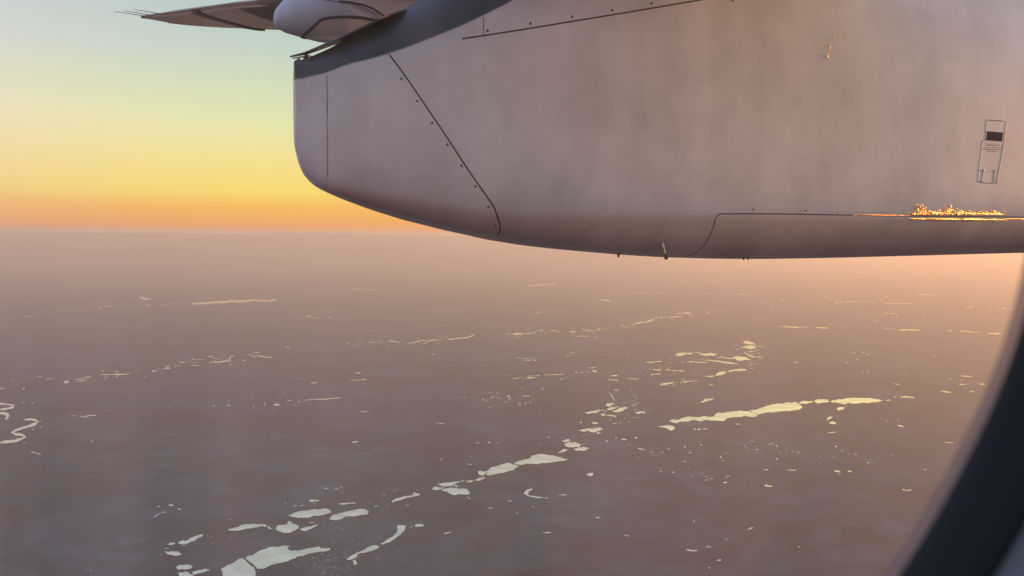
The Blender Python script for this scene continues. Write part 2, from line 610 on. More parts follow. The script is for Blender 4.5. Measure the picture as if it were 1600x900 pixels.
LAKES = [
 ('broad lake at the bottom edge, left of its thin causeway', ZP, [(345,889),(353,885),(367,878),(377,872),(381,873),(387,880),(393,885),(398,889),(400,894),(396,903),(390,912),(355,914),(350,902)]),
 ('broad grey-green lake tapering right, beyond the thin causeway', ZP, [(383,871),(391,868),(404,861),(417,857),(420,855),(440,853.5),(452,852.5),(449,856),(456,861),(470,859.5),(485,856.5),(498,853.5),(502,857),(517,857.5),(503,862),(483,865),(458,873),(433,880),(420,884),(411,889),(403,889),(398,884),(390,878),(385,874)]),
 ('small pond left of the broad bottom lake', Z5, [(770,780),(805,786),(835,785),(858,800),(820,806),(785,800)]),
 ('narrow slanting pond above the broad bottom lake', Z5, [(835,742),(870,735),(900,718),(930,708),(955,705),(945,715),(900,738),(865,753),(840,750)]),
 ('tiny pond beside the narrow slanting pond', Z5, [(790,748),(820,742),(818,752),(795,756)]),
 ('oval pond low at the frame edge', Z5, [(823,858),(840,848),(885,846),(905,855),(875,868),(835,870)]),
 ('pond cut off by the bottom edge of the photo', Z5, [(835,885),(870,878),(900,893),(930,915),(840,915)]),
 ('flat pond between the oval pond and the broad bottom lake', Z5, [(900,882),(935,870),(965,865),(985,872),(945,884),(905,893)]),
 ('long thin lake sweeping left of the three joined lakes', ZP, [(356,827),(365,825),(378,820),(395,819),(415,819),(416,824),(400,824),(385,826),(372,829),(360,829)]),
 ('plump lake of the lower chain, upper left', Z6, [(150,615),(175,606),(200,596),(260,588),(320,582),(350,592),(352,602),(320,613),(260,622),(200,628),(165,622)]),
 ('rounded lake east of the plump one', Z6, [(385,606),(440,595),(470,588),(505,585),(527,594),(524,610),(480,616),(430,619),(400,613)]),
 ('small wedge pond under the rounded lake', Z6, [(342,635),(360,614),(385,610),(427,622),(405,630),(370,637)]),
 ('jagged lake of the lower chain', Z6, [(90,680),(108,660),(150,655),(148,645),(165,645),(172,656),(200,662),(197,680),(170,690),(140,699),(115,692)]),
 ('thin crooked pond right of the jagged lake', Z6, [(205,682),(240,668),(298,652),(275,670),(245,684),(215,686)]),
 ('bit of water above the jagged lake', Z6, [(248,646),(278,648),(272,652),(252,652)]),
 ('little pond left of the jagged lake', Z6, [(52,662),(64,668),(78,680),(60,680)]),
 ('curved reservoir, its upper arm', Z6, [(663,662),(703,664),(697,685),(668,712),(650,728),(600,752),(582,750),(610,732),(645,712),(662,690)]),
 ('curved reservoir, its lower arm', Z6, [(576,758),(572,768),(545,782),(515,790),(480,796),(468,815),(450,824),(423,822),(450,802),(480,788),(515,776),(540,758)]),
 ('short stub of water under the curved reservoir', Z6, [(452,826),(468,824),(473,842),(468,848),(458,842)]),
 ('small pond right of the curved reservoir', Z6, [(745,662),(755,656),(783,657),(785,667),(752,670)]),
 ('thin pond above the plump lake', Z6, [(380,560),(420,558),(465,555),(462,562),(420,564),(388,564)]),
 ('faint pond above and left of the plump lake', Z6, [(245,545),(275,542),(303,546),(285,551),(255,551)]),
 ('crooked river bend in the middle', Z6, [(635,548),(660,535),(690,528),(735,520),(740,508),(768,516),(765,524),(735,528),(690,541),(655,549),(640,556)]),
 ('narrow lake above its wide sister lake', Z6, [(845,466),(880,465),(930,458),(985,452),(950,462),(925,474),(900,479),(870,478)]),
 ('pointed pond left of the narrow lake', Z6, [(820,499),(835,480),(890,485),(872,491),(845,497)]),
 ('wide sister lake with a ragged shore', Z6, [(865,498),(880,492),(910,485),(960,490),(988,491),(1003,508),(995,518),(965,517),(930,522),(905,512),(895,504)]),
 ('tiny inlet above the wide sister lake', Z6, [(930,470),(938,472),(946,483),(936,482)]),
 ('small link of water in the middle chain', Z6, [(985,456),(1003,452),(1020,452),(1012,460),(992,461)]),
 ('thin link of water below the paired lakes', Z6, [(1020,452),(1050,441),(1078,436),(1068,446),(1040,453)]),
 ('small square lake beside the middle lake', Z6, [(1040,410),(1055,405),(1085,413),(1062,431),(1045,425)]),
 ('middle lake with a squared end', ZP, [(757,736),(765,732),(774,729.5),(783,726),(790,724),(800,725),(808,727),(813,728.5),(806,731),(801,735),(790,737.5),(777,740),(765,743),(757,742),(762,739)]),
 ('rounded white lake of the middle chain, tapering right', Z7, [(5,374),(40,360),(75,352),(95,335),(130,328),(165,332),(200,338),(235,347),(266,354),(245,360),(210,364),(150,370),(110,376),(70,374),(40,381)]),
 ('cluster pond, top one above the rounded white lake', Z7, [(230,267),(265,258),(276,267),(242,273)]),
 ('cluster pond, largest above the rounded white lake', Z7, [(245,282),(265,272),(300,274),(326,283),(318,291),(296,295),(270,297),(250,292)]),
 ('cluster pond pointing right above the rounded white lake', Z7, [(285,306),(310,296),(335,293),(366,301),(350,308),(300,313)]),
 ('cluster pond, lowest above the rounded white lake', Z7, [(215,322),(240,304),(266,308),(240,319)]),
 ('thin pond halfway up the middle chain', Z7, [(305,220),(335,212),(380,211),(410,204),(425,210),(395,224),(350,219)]),
 ('dot of water right of the halfway pond', Z7, [(393,229),(410,226),(422,231),(402,235)]),
 ('dot of water above the halfway pond', Z7, [(373,182),(395,179),(408,183),(388,188)]),
 ('upper small lake of the tight trio', Z7, [(435,98),(450,89),(470,88),(484,94),(458,105)]),
 ('middle strip lake of the tight trio', Z7, [(440,120),(465,108),(500,103),(488,112),(462,123)]),
 ('right hand lake of the tight trio', Z7, [(468,126),(505,109),(538,107),(542,114),(520,125),(498,131)]),
 ('thin arm of water left of the tight trio', Z7, [(333,136),(365,130),(400,121),(450,127),(405,129),(355,140)]),
 ('flat sliver of water under the tight trio', Z7, [(418,146),(455,144),(492,149),(485,153),(425,151)]),
 ('small pond between the trio and the long lake', Z7, [(575,134),(605,128),(627,129),(620,137),(585,139)]),
 ('short slanted lake above the long lake', Z7, [(878,86),(905,73),(945,69),(935,76),(895,86)]),
 ('long bright lake, its western half', Z8, [(-167,233),(-140,226),(-105,221),(-68,212),(-20,215),(45,212),(52,202),(75,195),(130,190),(210,186),(222,194),(252,204),(248,210),(215,213),(150,216),(105,220),(100,231),(60,232),(0,229),(-60,230),(-100,236),(-132,243)]),
 ('long bright lake, its middle body', Z8, [(212,185),(250,179),(272,170),(302,160),(355,152),(395,145),(428,144),(441,152),(458,163),(460,172),(445,181),(400,187),(350,190),(300,193),(262,199),(256,203),(225,192)]),
 ('long bright lake, its small waist', Z8, [(445,146),(480,139),(510,141),(508,147),(478,152),(450,153)]),
 ('long bright lake, its narrow neck', Z8, [(514,138),(545,132),(572,133),(590,142),(560,147),(525,148)]),
 ('long bright lake, its golden eastern end', Z8, [(592,141),(640,132),(690,127),(735,124),(800,131),(840,137),(815,143),(780,147),(700,152),(640,151),(605,147)]),
 ('speck of water east of the long lake', Z8, [(852,136),(872,133),(874,137),(856,139)]),
 ('flat pond further east of the long lake', Z8, [(920,121),(945,116),(988,122),(980,126),(940,125)]),
 ('small pond below the golden end of the long lake', Z8, [(620,176),(640,167),(660,171),(645,180),(632,188)]),
 ('crooked pond below the long lake', Z8, [(575,232),(582,215),(605,210),(600,218),(582,226)]),
 ('white pond lowest below the golden end', Z8, [(588,240),(605,235),(622,240),(610,248),(590,247)]),
 ('hooked pond on the open plain', Z7, [(55,510),(68,496),(95,489),(97,494),(80,503),(74,515),(95,525),(130,530),(168,534),(165,539),(120,535),(85,528),(65,520)]),
 ('little pond right of the rounded white lake', Z7, [(348,424),(365,417),(382,418),(376,430),(358,430)]),
 ('ragged pond left under the long lake', Z7, [(685,200),(712,196),(740,195),(765,202),(760,212),(745,219),(728,209),(700,204)]),
 ('flat far lake at the left, lower lobe', ZP, [(290,475.2),(300,473.6),(325,472),(340,470.5),(375,469),(400,468),(433,467.5),(432,470),(412,471.3),(390,471.6),(350,474),(325,474.8),(300,476.5)]),
 ('small far pond left of the flat far lake', Z1, [(862,253),(885,254),(905,262),(940,268),(925,273),(885,270)]),
 ('far slanted sliver of lake just below the middle of the engine nacelle', Z3, [(90,190),(130,182),(190,176),(280,171),(284,176),(230,183),(170,188),(110,192)]),
 ('far lens of water right of the middle', Z3, [(538,270),(560,270),(600,276),(628,282),(600,285),(565,279)]),
 ('knot of water east of the middle, top lobe', Z3, [(1440,536),(1460,530),(1490,534),(1520,550),(1526,560),(1500,552),(1470,548),(1450,545)]),
 ('knot of water east of the middle, lower lobe', Z3, [(1415,572),(1450,568),(1462,558),(1500,560),(1532,568),(1515,575),(1495,582),(1465,574),(1440,574)]),
 ('western slab of the stacked lakes', Z3, [(1018,620),(1035,606),(1080,603),(1130,607),(1125,613),(1070,618),(1050,625)]),
 ('middle slab of the stacked lakes', Z3, [(1165,613),(1200,608),(1240,604),(1290,612),(1270,620),(1225,625),(1190,622)]),
 ('eastern slab of the stacked lakes', Z3, [(1370,640),(1400,628),(1430,628),(1470,635),(1497,646),(1480,652),(1435,657),(1400,650)]),
 ('lower eastern lake of the slanting group', Z3, [(1268,742),(1290,728),(1335,722),(1338,735),(1310,744),(1285,748)]),
 ('pale lake at the foot of the slanting group', Z3, [(928,802),(950,794),(985,790),(1022,789),(995,798),(965,808),(940,808)]),
]
for lb, zf, pts in LAKES:
    water('lake', zf, pts, lb, amp=0.10)

RIVERS = [
 ('river meander at the left edge, upper loop', Z5, [(-6,92),(20,93),(45,96),(66,102),(62,109),(40,114),(10,118),(-8,121)], 9),
 ('river meander at the left edge, short inner loop', Z5, [(-6,137),(18,137),(38,144),(36,154),(26,163),(34,166)], 12),
 ('river meander at the left edge, long lower loop', Z5, [(110,166),(140,166),(165,169),(179,178),(165,187),(135,197),(105,206),(75,216),(57,227),(75,237),(105,239),(118,247),(100,258),(60,268),(20,272),(-8,276)], 11),
 ('bright river bend at the far left', Z1, [(1310,668),(1350,663),(1400,659),(1440,654),(1432,642),(1440,632),(1462,621)], 7),
 ('river reach leading right from the far bend', Z2, [(0,618),(20,625),(50,631),(100,634)], 5),
 ('bright bend of the middle river', Z2, [(1198,522),(1225,519),(1260,516),(1300,511),(1330,507),(1352,498),(1364,487)], 7),
 ('wavy reach of the middle river', Z2, [(832,530),(860,533),(895,543)], 6),
 ('longer reach of the middle river', Z2, [(942,547),(980,542),(1005,536),(1045,527),(1080,530),(1110,525),(1145,528)], 5),
 ('forked reach of the middle river', Z2, [(1040,548),(1060,546),(1075,537),(1072,528)], 5),
 ('eastern reach of the middle river', Z3, [(0,487),(60,486),(115,484),(140,479),(155,467)], 6),
 ('glinting reach climbing to the knot', Z3, [(740,430),(775,423),(810,415),(845,411),(865,402),(880,398),(893,389)], 8),
 ('thin straight reach past the glinting knot', Z3, [(900,386),(950,383),(1000,380),(1060,378)], 4),
 ('last far reach of the middle river', Z3, [(1030,360),(1080,356),(1115,360),(1120,370),(1137,380)], 6),
 ('diagonal canal between the stacked lakes', Z3, [(1185,648),(1230,650),(1270,656),(1340,666),(1420,678)], 6),
 ('ladder of water right of the knot', Z3, [(1452,600),(1475,618),(1500,628),(1540,632),(1572,634)], 6),
 ('line of flooded gravel pits, eastern', Z3, [(1205,752),(1240,752),(1265,749)], 6),
 ('glittering reach of the slanting group', Z3, [(1345,724),(1380,716),(1420,710),(1465,712)], 10),
 ('tail reach of the pale lake', Z3, [(1050,792),(1090,786),(1145,781)], 8),
 ('dotted road glint above the tight trio', Z7, [(452,35),(462,48),(472,62),(480,78)], 3),
]
for lb, zf, pts, wd in RIVERS:
    k = 4 if zf in (Z1, Z2, Z3, Z4) else 3
    rp = ribbon_pts([zf(*p) for p in pts], wd / k)
    water('river', ZP, rp, lb, amp=0.07)

STREAKS = {
 'far ponds on the left of the plain': (Z1, [(1062,292,1098,300,5),(1098,298,1130,296,5),(615,326,640,320,6),(640,318,715,314,6),(150,379,202,376,5),(905,309,945,306,5),(985,307,1040,306,3),
   (228,750,262,758,4),(285,765,330,769,6),(400,790,428,782,12),(468,776,520,765,5),(520,762,575,750,5),(488,787,520,780,6),(505,780,545,771,6),(620,742,700,740,5),(690,741,815,738,7),(640,722,650,716,9),
   (724,754,736,748,8),(655,758,680,757,5),(720,724,745,724,3),(948,722,980,714,9),(902,755,912,754,5),(1036,694,1060,688,10),(1018,707,1068,700,4),(1085,686,1100,684,4),(1120,666,1160,664,5),(1202,640,1212,646,8),(1212,648,1268,648,4),
   (1195,686,1232,682,5),(1198,668,1238,668,4),(1302,629,1335,629,5),(1360,646,1378,645,4),(1436,676,1446,680,7),(1508,650,1535,653,5),(1540,612,1570,618,4),(1565,624,1600,628,7),(1580,608,1600,604,5),(1480,750,1488,752,4),
   (0,832,35,827,4),(135,832,155,826,6),(70,770,90,772,4)]),
 'far ponds left of the middle': (Z2, [(595,204,650,209,6),(672,213,765,214,4),(1025,133,1075,135,4),(1345,208,1385,207,4),(1490,232,1520,232,3),(315,376,345,378,7),(345,381,395,387,5),(445,386,476,386,5),
   (705,541,745,537,4),(770,532,785,534,4),(568,549,582,545,6),(180,571,207,572,5),(822,567,830,569,5),(615,732,657,731,5),(585,779,640,776,3),(640,774,687,771,6),(340,794,385,790,6),(400,894,460,892,5),(480,888,525,885,4),
   (0,604,22,604,6),(1128,543,1145,545,4),(1055,600,1062,602,5),(1098,612,1112,616,6),(1385,519,1392,520,5),(1395,587,1402,592,5),(1485,515,1492,516,4),(1515,524,1522,524,5),(1565,487,1600,487,4),(1530,491,1540,492,4),(920,525,926,530,4)]),
 'far ponds in the middle of the plain': (Z3, [(740,229,850,229,4),(850,229,880,230,3),(895,232,955,233,4),(1050,157,1130,158,4),(1168,158,1245,158,5),(1250,158,1320,159,3),(718,176,760,175,5),(760,180,808,183,5),(665,131,717,131,4),(850,129,915,124,5),(1303,70,1345,76,4),(1330,78,1388,80,4),(1003,62,1035,62,4),(40,198,60,197,4),
   (170,464,200,464,6),(240,464,270,464,3),(262,468,300,478,4),(358,472,397,473,8),(380,501,482,501,3),(435,455,460,452,3),(442,465,522,465,4),(530,457,552,460,12),(666,436,700,434,4),(690,441,733,444,6),(668,450,690,450,4),(512,508,530,509,6),(1215,354,1237,356,7),(1296,338,1308,340,7),(1028,425,1036,425,4),(1262,472,1270,474,5),(1130,234,1162,236,4),(1190,236,1240,236,3),(1335,237,1370,237,4),(1410,238,1490,242,5),(220,352,232,350,7),(140,352,175,353,4),(40,346,62,347,4),(1570,298,1580,296,6),(1582,286,1592,286,5),(1528,301,1540,301,5),
   (32,636,60,632,5),(70,640,110,640,4),(62,645,80,652,4),(90,652,115,655,6),(130,650,155,653,5),(118,640,132,646,4),(85,764,155,759,8),(0,768,60,758,3),(90,752,180,746,4),(200,745,250,741,5),(258,741,315,742,6),(160,748,175,744,6),(362,604,392,605,4),(336,620,362,621,4),(396,728,412,727,4),(430,728,444,731,5),(480,698,525,697,4),(503,717,535,719,7),(724,614,730,618,6),(764,648,772,650,5),(180,829,202,832,6),(62,874,122,875,4),(620,748,662,748,7),(598,773,665,776,5),(735,768,790,768,6),(722,766,738,768,4),(865,740,900,739,6),(900,737,930,737,6),(880,709,900,710,7),(900,712,930,711,8),(958,710,990,712,5),(990,716,1040,716,4),(1040,717,1078,718,7),(838,665,900,663,8),(900,660,938,658,6),(980,638,996,639,4),(1095,661,1160,662,6),(1150,665,1222,666,7),(1140,604,1182,603,5),(1285,631,1335,634,6),(1330,637,1384,641,6),(1200,752,1225,754,5),(1500,700,1508,702,5),(1060,778,1085,776,5),(1238,806,1262,807,4),(1200,897,1262,893,9),(1430,510,1440,526,4),(1440,526,1452,542,5),(1385,558,1405,560,4),(1398,584,1415,586,4),(1478,597,1505,598,8),(1535,563,1575,566,4),(1525,648,1530,665,4),(1012,733,1020,738,6),(293,518,299,522,6),(660,834,668,836,5),(1010,716,1020,738,3)]),
 'far ponds on the right under the engine': (Z4, [(925,34,1000,38,6),(582,106,620,108,4),(618,110,712,111,5),(1025,95,1080,94,2),(1100,92,1140,92,4),(1205,148,1215,149,5),(940,240,1032,242,8),(1042,240,1070,240,6),(418,294,440,290,8),(440,290,470,288,5),(485,290,512,288,5),(515,287,558,286,5),(595,282,612,283,4),(560,247,582,250,5),(725,252,755,252,6),(715,294,760,295,5),(765,296,800,298,6),(798,298,822,298,6),(836,296,860,296,7),(860,297,895,297,6),(348,261,368,262,5),(375,273,405,274,4),(78,274,102,280,7),(20,306,34,308,6),(60,443,100,441,3),(90,441,240,448,8),(195,444,243,447,7),(300,446,382,451,8),(475,451,488,451,4),(725,451,748,453,5),(758,452,778,453,4),(818,462,870,461,9),(862,462,952,463,9),(1118,466,1152,469,5),(1195,469,1240,470,5),(1235,472,1275,475,6),(1275,474,1322,478,4),(1376,484,1400,484,7),(1400,484,1455,487,7),(1232,325,1246,326,5),(1262,318,1282,318,6),(1374,325,1388,326,7),(1460,328,1490,328,5),(1505,329,1540,332,5),(726,357,748,359,6),(760,360,808,360,3),(798,374,818,374,5),(970,362,982,364,5),(1038,360,1050,360,4),(665,402,688,404,4),(515,499,526,500,4),(525,605,548,607,4),(582,601,602,602,4),(620,615,640,615,3),(550,648,572,649,5),(485,664,500,665,5),(588,722,596,723,5),(620,723,636,724,6),(150,665,190,664,3),(1205,750,1262,752,6),(1262,754,1275,755,3),(1135,768,1148,769,5),(1206,775,1218,776,5),(1320,800,1362,801,5),(1080,844,1115,845,5),(1110,847,1145,850,5),(785,798,820,803,3),(1192,802,1240,804,3),(830,878,850,884,5),(850,882,915,885,6),(785,881,800,881,4),(1030,623,1048,625,4),(850,738,860,739,4),(1095,825,1105,825,4),(1255,850,1290,846,3)]),
 'scattered ponds on the near plain': (Z7, [(135,22,150,24,4),(48,56,75,56,3),(60,88,70,92,5),(318,178,328,182,7),(505,178,513,178,5),(545,178,552,178,4),(165,249,178,250,4),(125,281,130,283,4),(440,268,452,265,6),(482,254,492,256,5),(512,258,537,260,6),(575,251,586,252,7),(590,302,606,302,4),(600,306,624,308,4),(648,320,662,318,3),(700,319,708,320,4),(730,304,738,305,5),(806,294,814,295,5),(830,321,840,323,5),(882,285,892,287,5),(975,342,984,341,7),(980,357,990,360,6),(1000,324,1020,323,3),(620,120,624,124,5),(635,122,640,128,4),(850,643,858,644,5),(392,625,412,627,6),(220,521,258,519,4),(145,698,182,695,6),(525,709,548,712,4),(818,776,838,778,5),(825,781,868,781,5),(918,763,940,763,5),(965,826,980,824,5),(920,862,930,862,4),(1185,474,1200,476,8),(1180,402,1195,402,4),(850,211,865,212,5),(870,213,885,212,5),(895,210,916,212,5),(20,603,28,608,6),(95,575,105,577,5),(690,410,705,406,3),(750,412,760,415,4),(905,452,920,448,3),(930,442,940,444,4),(990,463,1010,460,4),(1000,435,1020,432,3),(1100,684,1130,674,3),(410,140,440,142,4),(480,28,500,28,3),(925,4,942,6,4),(1060,187,1072,189,4),(695,5,735,1,6)]),
 'scattered ponds on the right of the near plain': (Z8, [(28,66,45,66,4),(890,120,905,121,3),(1108,94,1135,95,5),(1130,97,1160,98,5),(1148,36,1162,37,4),(856,232,862,234,5),(907,230,913,233,5),(908,254,935,259,6),(1128,333,1168,336,3),(616,352,624,354,6),(644,372,652,373,3),(703,388,716,391,4),(765,428,776,430,4),(612,468,638,470,8),(630,478,640,480,4),(674,469,694,470,6),(390,463,432,465,4),(282,460,302,462,4),(338,410,346,414,5),(74,399,84,401,5),(78,417,90,419,5),(95,384,120,383,3),(284,538,322,538,6),(296,532,312,544,5),(930,554,945,558,5),(945,560,972,556,5),(0,270,14,270,5),(10,822,40,822,5),(60,886,80,888,4),(212,736,232,732,3),(98,790,115,786,3),(300,342,325,340,3),(335,348,345,351,4),(1030,461,1045,462,3),(440,822,450,824,3),(740,2,745,0,4),(765,1,775,2,5),(935,12,942,13,3),(620,285,580,290,3),(150,247,170,250,4),(665,162,670,168,4)]),
 'scattered ponds low on the left of the plain': (Z5, [(100,24,118,22,5),(145,88,158,92,4),(104,84,112,86,4),(332,147,358,147,3),(375,153,410,155,5),(400,150,452,146,5),(425,268,434,270,5),(145,318,165,322,5),(165,324,192,330,5),(152,210,160,216,5),(184,200,198,204,4),(190,174,198,172,4),(0,20,24,22,4),(794,109,800,110,4),(872,97,880,98,4),(996,100,1006,102,6),(1062,98,1080,102,4),(1066,76,1072,76,4),(1186,106,1192,107,5),(790,567,815,569,8),(832,586,848,588,6),(735,574,752,574,4),(755,602,775,600,4),(722,622,735,616,5),(735,612,748,608,4),(1070,636,1082,634,4),(420,872,430,876,4),(402,870,412,874,3),(110,275,118,276,4)]),
 'scattered ponds in the middle of the near plain': (Z6, [(452,273,482,270,7),(492,130,512,130,5),(505,127,525,131,3),(35,90,45,91,4),(82,98,112,98,6),(92,93,100,93,4),(145,76,165,77,4),(196,83,208,84,4),(228,76,260,73,4),(258,72,345,72,4),(345,68,395,65,4),(860,352,872,353,5),(1062,74,1070,70,5),(1075,78,1090,74,3),(1100,65,1118,60,5),(1125,45,1138,42,4),(1168,88,1176,84,5),(1178,60,1190,57,6),(1185,72,1196,66,5),(1030,275,1048,278,3),(1085,274,1098,274,4),(1122,276,1134,276,3),(880,703,915,693,7),(395,485,405,483,4),(365,490,385,492,4),(988,530,1005,538,6),(1085,580,1110,583,4),(1180,550,1200,548,4),(320,488,335,490,4),(172,573,192,570,4),(205,572,225,568,3),(550,576,575,572,3),(612,568,618,560,4),(700,572,720,566,3),(1000,336,1010,342,3),(990,376,1012,378,3),(840,183,885,186,3),(720,670,735,668,3)]),
}
for gname, (zf, items) in STREAKS.items():
    k = 4.0 if zf in (Z1, Z2, Z3, Z4) else 3.0
    for (x0, y0, x1, y1, t) in items:
        a, b = zf(x0, y0), zf(x1, y1)
        d = max(1.0, math.hypot(b[0] - a[0], b[1] - a[1]))
        n = max(3, int(d / 3))
        th = max(0.95, t / k * 0.95)
        up_, dn = [], []
        for i in range(n + 1):
            s = i / n
            h = th / 2 * math.sin(math.pi * (0.1 + 0.8 * s)) ** 0.6 * rnd.uniform(0.55, 1.25)
            wob = rnd.gauss(0, 0.12)
            x, y = a[0] + (b[0] - a[0]) * s, a[1] + (b[1] - a[1]) * s + wob
            up_.append((x, y - h))
            dn.append((x, y + h))
        water('pond', ZP, up_ + dn[::-1], 'small bright pond among the ' + gname, gname, amp=0.0)

# countless tiny flood pools glinting along the rivers
r4 = random.Random(21)
CH = [[(100, 596), (235, 577), (330, 564), (420, 556)], [(540, 538), (640, 533), (740, 524)], [(800, 522), (930, 515), (1020, 498), (1085, 492)],
      [(1040, 600), (1100, 588), (1170, 574), (1190, 545)], [(800, 592), (880, 586), (960, 580), (1060, 572)], [(900, 700), (940, 660), (1000, 640), (960, 600)],
      [(400, 800), (520, 780), (650, 770), (760, 745)], [(250, 860), (330, 840), (420, 800)], [(1250, 470), (1330, 468), (1430, 474), (1580, 482)],
      [(980, 700), (1060, 740), (1140, 745)], [(1150, 700), (1250, 710), (1420, 715)], [(380, 633), (450, 628), (540, 622)], [(700, 625), (780, 620), (840, 632)]]
CW = [.14, .07, .12, .12, .08, .1, .06, .04, .1, .04, .04, .04, .05]
vs, fs = [], []
for _ in range(520):
    c = r4.choices(CH, CW)[0]
    i = r4.randrange(len(c) - 1)
    t = r4.random()
    x = c[i][0] + (c[i + 1][0] - c[i][0]) * t + r4.gauss(0, 6)
    y = c[i][1] + (c[i + 1][1] - c[i][1]) * t + r4.gauss(0, 3.5 if c[i][1] < 600 else 7)
    wd, hh = r4.uniform(0.5, 2.6) * (0.8 if r4.random() < .8 else 1.8), r4.uniform(0.22, 0.55)
    k = len(vs)
    m = 7
    for q in range(m):
        a = 2 * math.pi * q / m
        vs.append(G(x + wd * math.cos(a) * r4.uniform(.6, 1.1), y - hh * math.sin(a) * r4.uniform(.6, 1.1), 9.0))
    fs.append(tuple(k + q for q in range(m)))
pools = new_mesh('flood_pools', vs, fs, M_water, smooth=False)
bm = bmesh.new(); bm.from_mesh(pools.data)
for f_ in bm.faces:
    f_.normal_update()
    if f_.normal.z < 0:
        f_.normal_flip()
bm.to_mesh(pools.data); bm.free()
pools['kind'] = 'stuff'
pools['label'] = 'countless tiny flood pools glinting along the rivers'

# ------------------------------------------------------------------ the aircraft
plane = bpy.data.objects.new('airplane', None)
col.objects.link(plane)
plane['label'] = 'high-wing turboprop airliner: window, engine nacelle and wing in the evening light'
plane['category'] = 'airplane'

# nacelle: lofted from rings along F; the bottom line follows the traced silhouette
U_TAIL = 0.685
NODE_U = np.array(NODE_U_DATA) if 'NODE_U_DATA' in globals() else None


def proj(pt):                        # world arrays -> photo pixels
    f_, r_, u_ = np.array(fw), np.array(cr), np.array(cu)
    d = pt @ f_
    return 800 + FPX * (pt @ r_) / d, 450 - FPX * (pt @ u_) / d


BOT = [(457.5, 180), (458, 205), (460, 228), (465, 252), (475, 274), (487, 288), (508, 300), (540, 313.5), (580, 328), (624, 342),
       (689, 358.6), (755, 373), (807, 382.5), (860, 388.5), (920, 394), (970, 398), (1030, 402), (1125, 404.5), (1200, 404.7), (1300, 403), (1450, 399), (1600, 395), (1800, 391)]
TOP = [(457.5, 108), (460, 100), (472, 94), (490, 86.5), (506, 79.5), (522, 72), (540, 60), (560, 47), (582, 34), (612, 22), (660, 0), (700, -22), (760, -55), (860, -110), (1000, -170), (1300, -260), (1800, -330)]
us = np.concatenate([[0, .002, .006, .012, .02, .032, .048, .07, .095, .125], np.linspace(.16, .9, 26)[0:], np.linspace(.95, 5.2, 50)]) + U_TAIL
rel = us - U_TAIL
W = 0.025 + 0.50 * (1 - np.exp(-rel / 0.95)) + 0.03 * np.sqrt(np.clip(rel / 0.05, 0, 1))
near = 3.30 + 0.11 * np.exp(-rel / 0.5) - 0.05 * np.clip(rel - 0.3, 0, 3) / 3
vc = near + W
front = np.clip((rel - 4.4) / 0.8, 0, 1)
W = W * np.sqrt(np.clip(1 - 0.75 * front ** 2, 0, 1))
NPH = 160
phs = np.linspace(0, 2 * np.pi, NPH, endpoint=False)
# denser sampling round the lower corner is not needed: the exponent is moderate
EXP = 3.0


def build_rings(zb, zt):
    hl = np.minimum(0.46, (zt - zb) * 0.5)
    zc = zb + hl
    hu = zt - zc
    c, s = np.cos(phs)[None, :], np.sin(phs)[None, :]
    ex = np.where(s > 0, 3.0, 3.3)
    cc = np.sign(c) * np.abs(c) ** (2 / ex)
    ss = np.sign(s) * np.abs(s) ** (2 / ex)
    h = np.where(ss > 0, hu[:, None], hl[:, None])
    v = vc[:, None] + W[:, None] * cc
    z = zc[:, None] + h * ss
    Fa, Oa = np.array(F), np.array(O)
    pts = us[:, None, None] * Fa + v[..., None] * Oa
    pts[..., 2] += z
    return pts


# first guess from the sight lines, then a few corrections against the traced outline
knife = us[:, None] * np.array(F) + (near + np.where(rel < .3, 1.5, 0.6) * W)[:, None] * np.array(O)
kx, _ = proj(knife)
depth = knife[:, 1]
hor = lambda x: 361 + 0.0091 * x
bx, by = zip(*BOT)
tx, ty = zip(*TOP)
zb = (hor(kx) - np.interp(kx, bx, by)) / FPX * depth
zt = (hor(kx) - np.interp(kx, tx, ty)) / FPX * depth
zb[0] = (361 - 180) / FPX * depth[0]


def envelope(pts, lower):
    x, y = proj(pts.reshape(-1, 3))
    g = np.arange(456, 1800, 3.0)
    e = np.full(len(g), -1e9 if lower else 1e9)
    xr = x.reshape(pts.shape[:2]); yr = y.reshape(pts.shape[:2])
    for j in range(NPH):            # each longitudinal line as a polyline
        xs, ys = xr[:, j], yr[:, j]
        o = np.argsort(xs)
        v = np.interp(g, xs[o], ys[o], left=np.nan, right=np.nan)
        ok = ~np.isnan(v)
        e[ok] = np.maximum(e[ok], v[ok]) if lower else np.minimum(e[ok], v[ok])
    return g, e


for it in range(30):
    pts = build_rings(zb, zt)
    x, y = proj(pts.reshape(-1, 3))
    xr = x.reshape(pts.shape[:2]); yr = y.reshape(pts.shape[:2])
    g, eb = envelope(pts, True)
    _, et = envelope(pts, False)
    # px at which each ring touches the outline: its own lowest / highest point
    jb = np.argmax(yr - np.interp(xr, g, eb), axis=1)
    jt = np.argmin(yr - np.interp(xr, g, et), axis=1)
    k = np.arange(len(us))
    xb, xt = xr[k, jb], xr[k, jt]
    d = pts[..., 1]
    lim = 0.03
    zb = np.where((xb > 470) & (xb < 1590), zb + np.clip(0.6 * (np.interp(xb, g, eb) - np.interp(xb, bx, by)) / FPX * d[k, jb], -lim, lim), zb)
    zt = np.where((k > 4) & (xt < 1700), zt + np.clip(0.6 * (np.interp(xt, g, et) - np.interp(xt, tx, ty)) / FPX * d[k, jt], -lim, lim), zt)
    q = np.flatnonzero(xb < 1590)[-1]
    zb[q + 1:] = zb[q]
    zb[5:] = np.convolve(np.pad(zb, 1, 'edge'), [.15, .7, .15], 'valid')[5:]
    zt[10:] = np.convolve(np.pad(zt, 1, 'edge'), [.15, .7, .15], 'valid')[10:]
    zt = np.minimum(zt, 1.62)
print('FIT', [(round(a), round(b - float(np.interp(a, bx, by)), 1)) for a, b in zip(g[::25], eb[::25])])
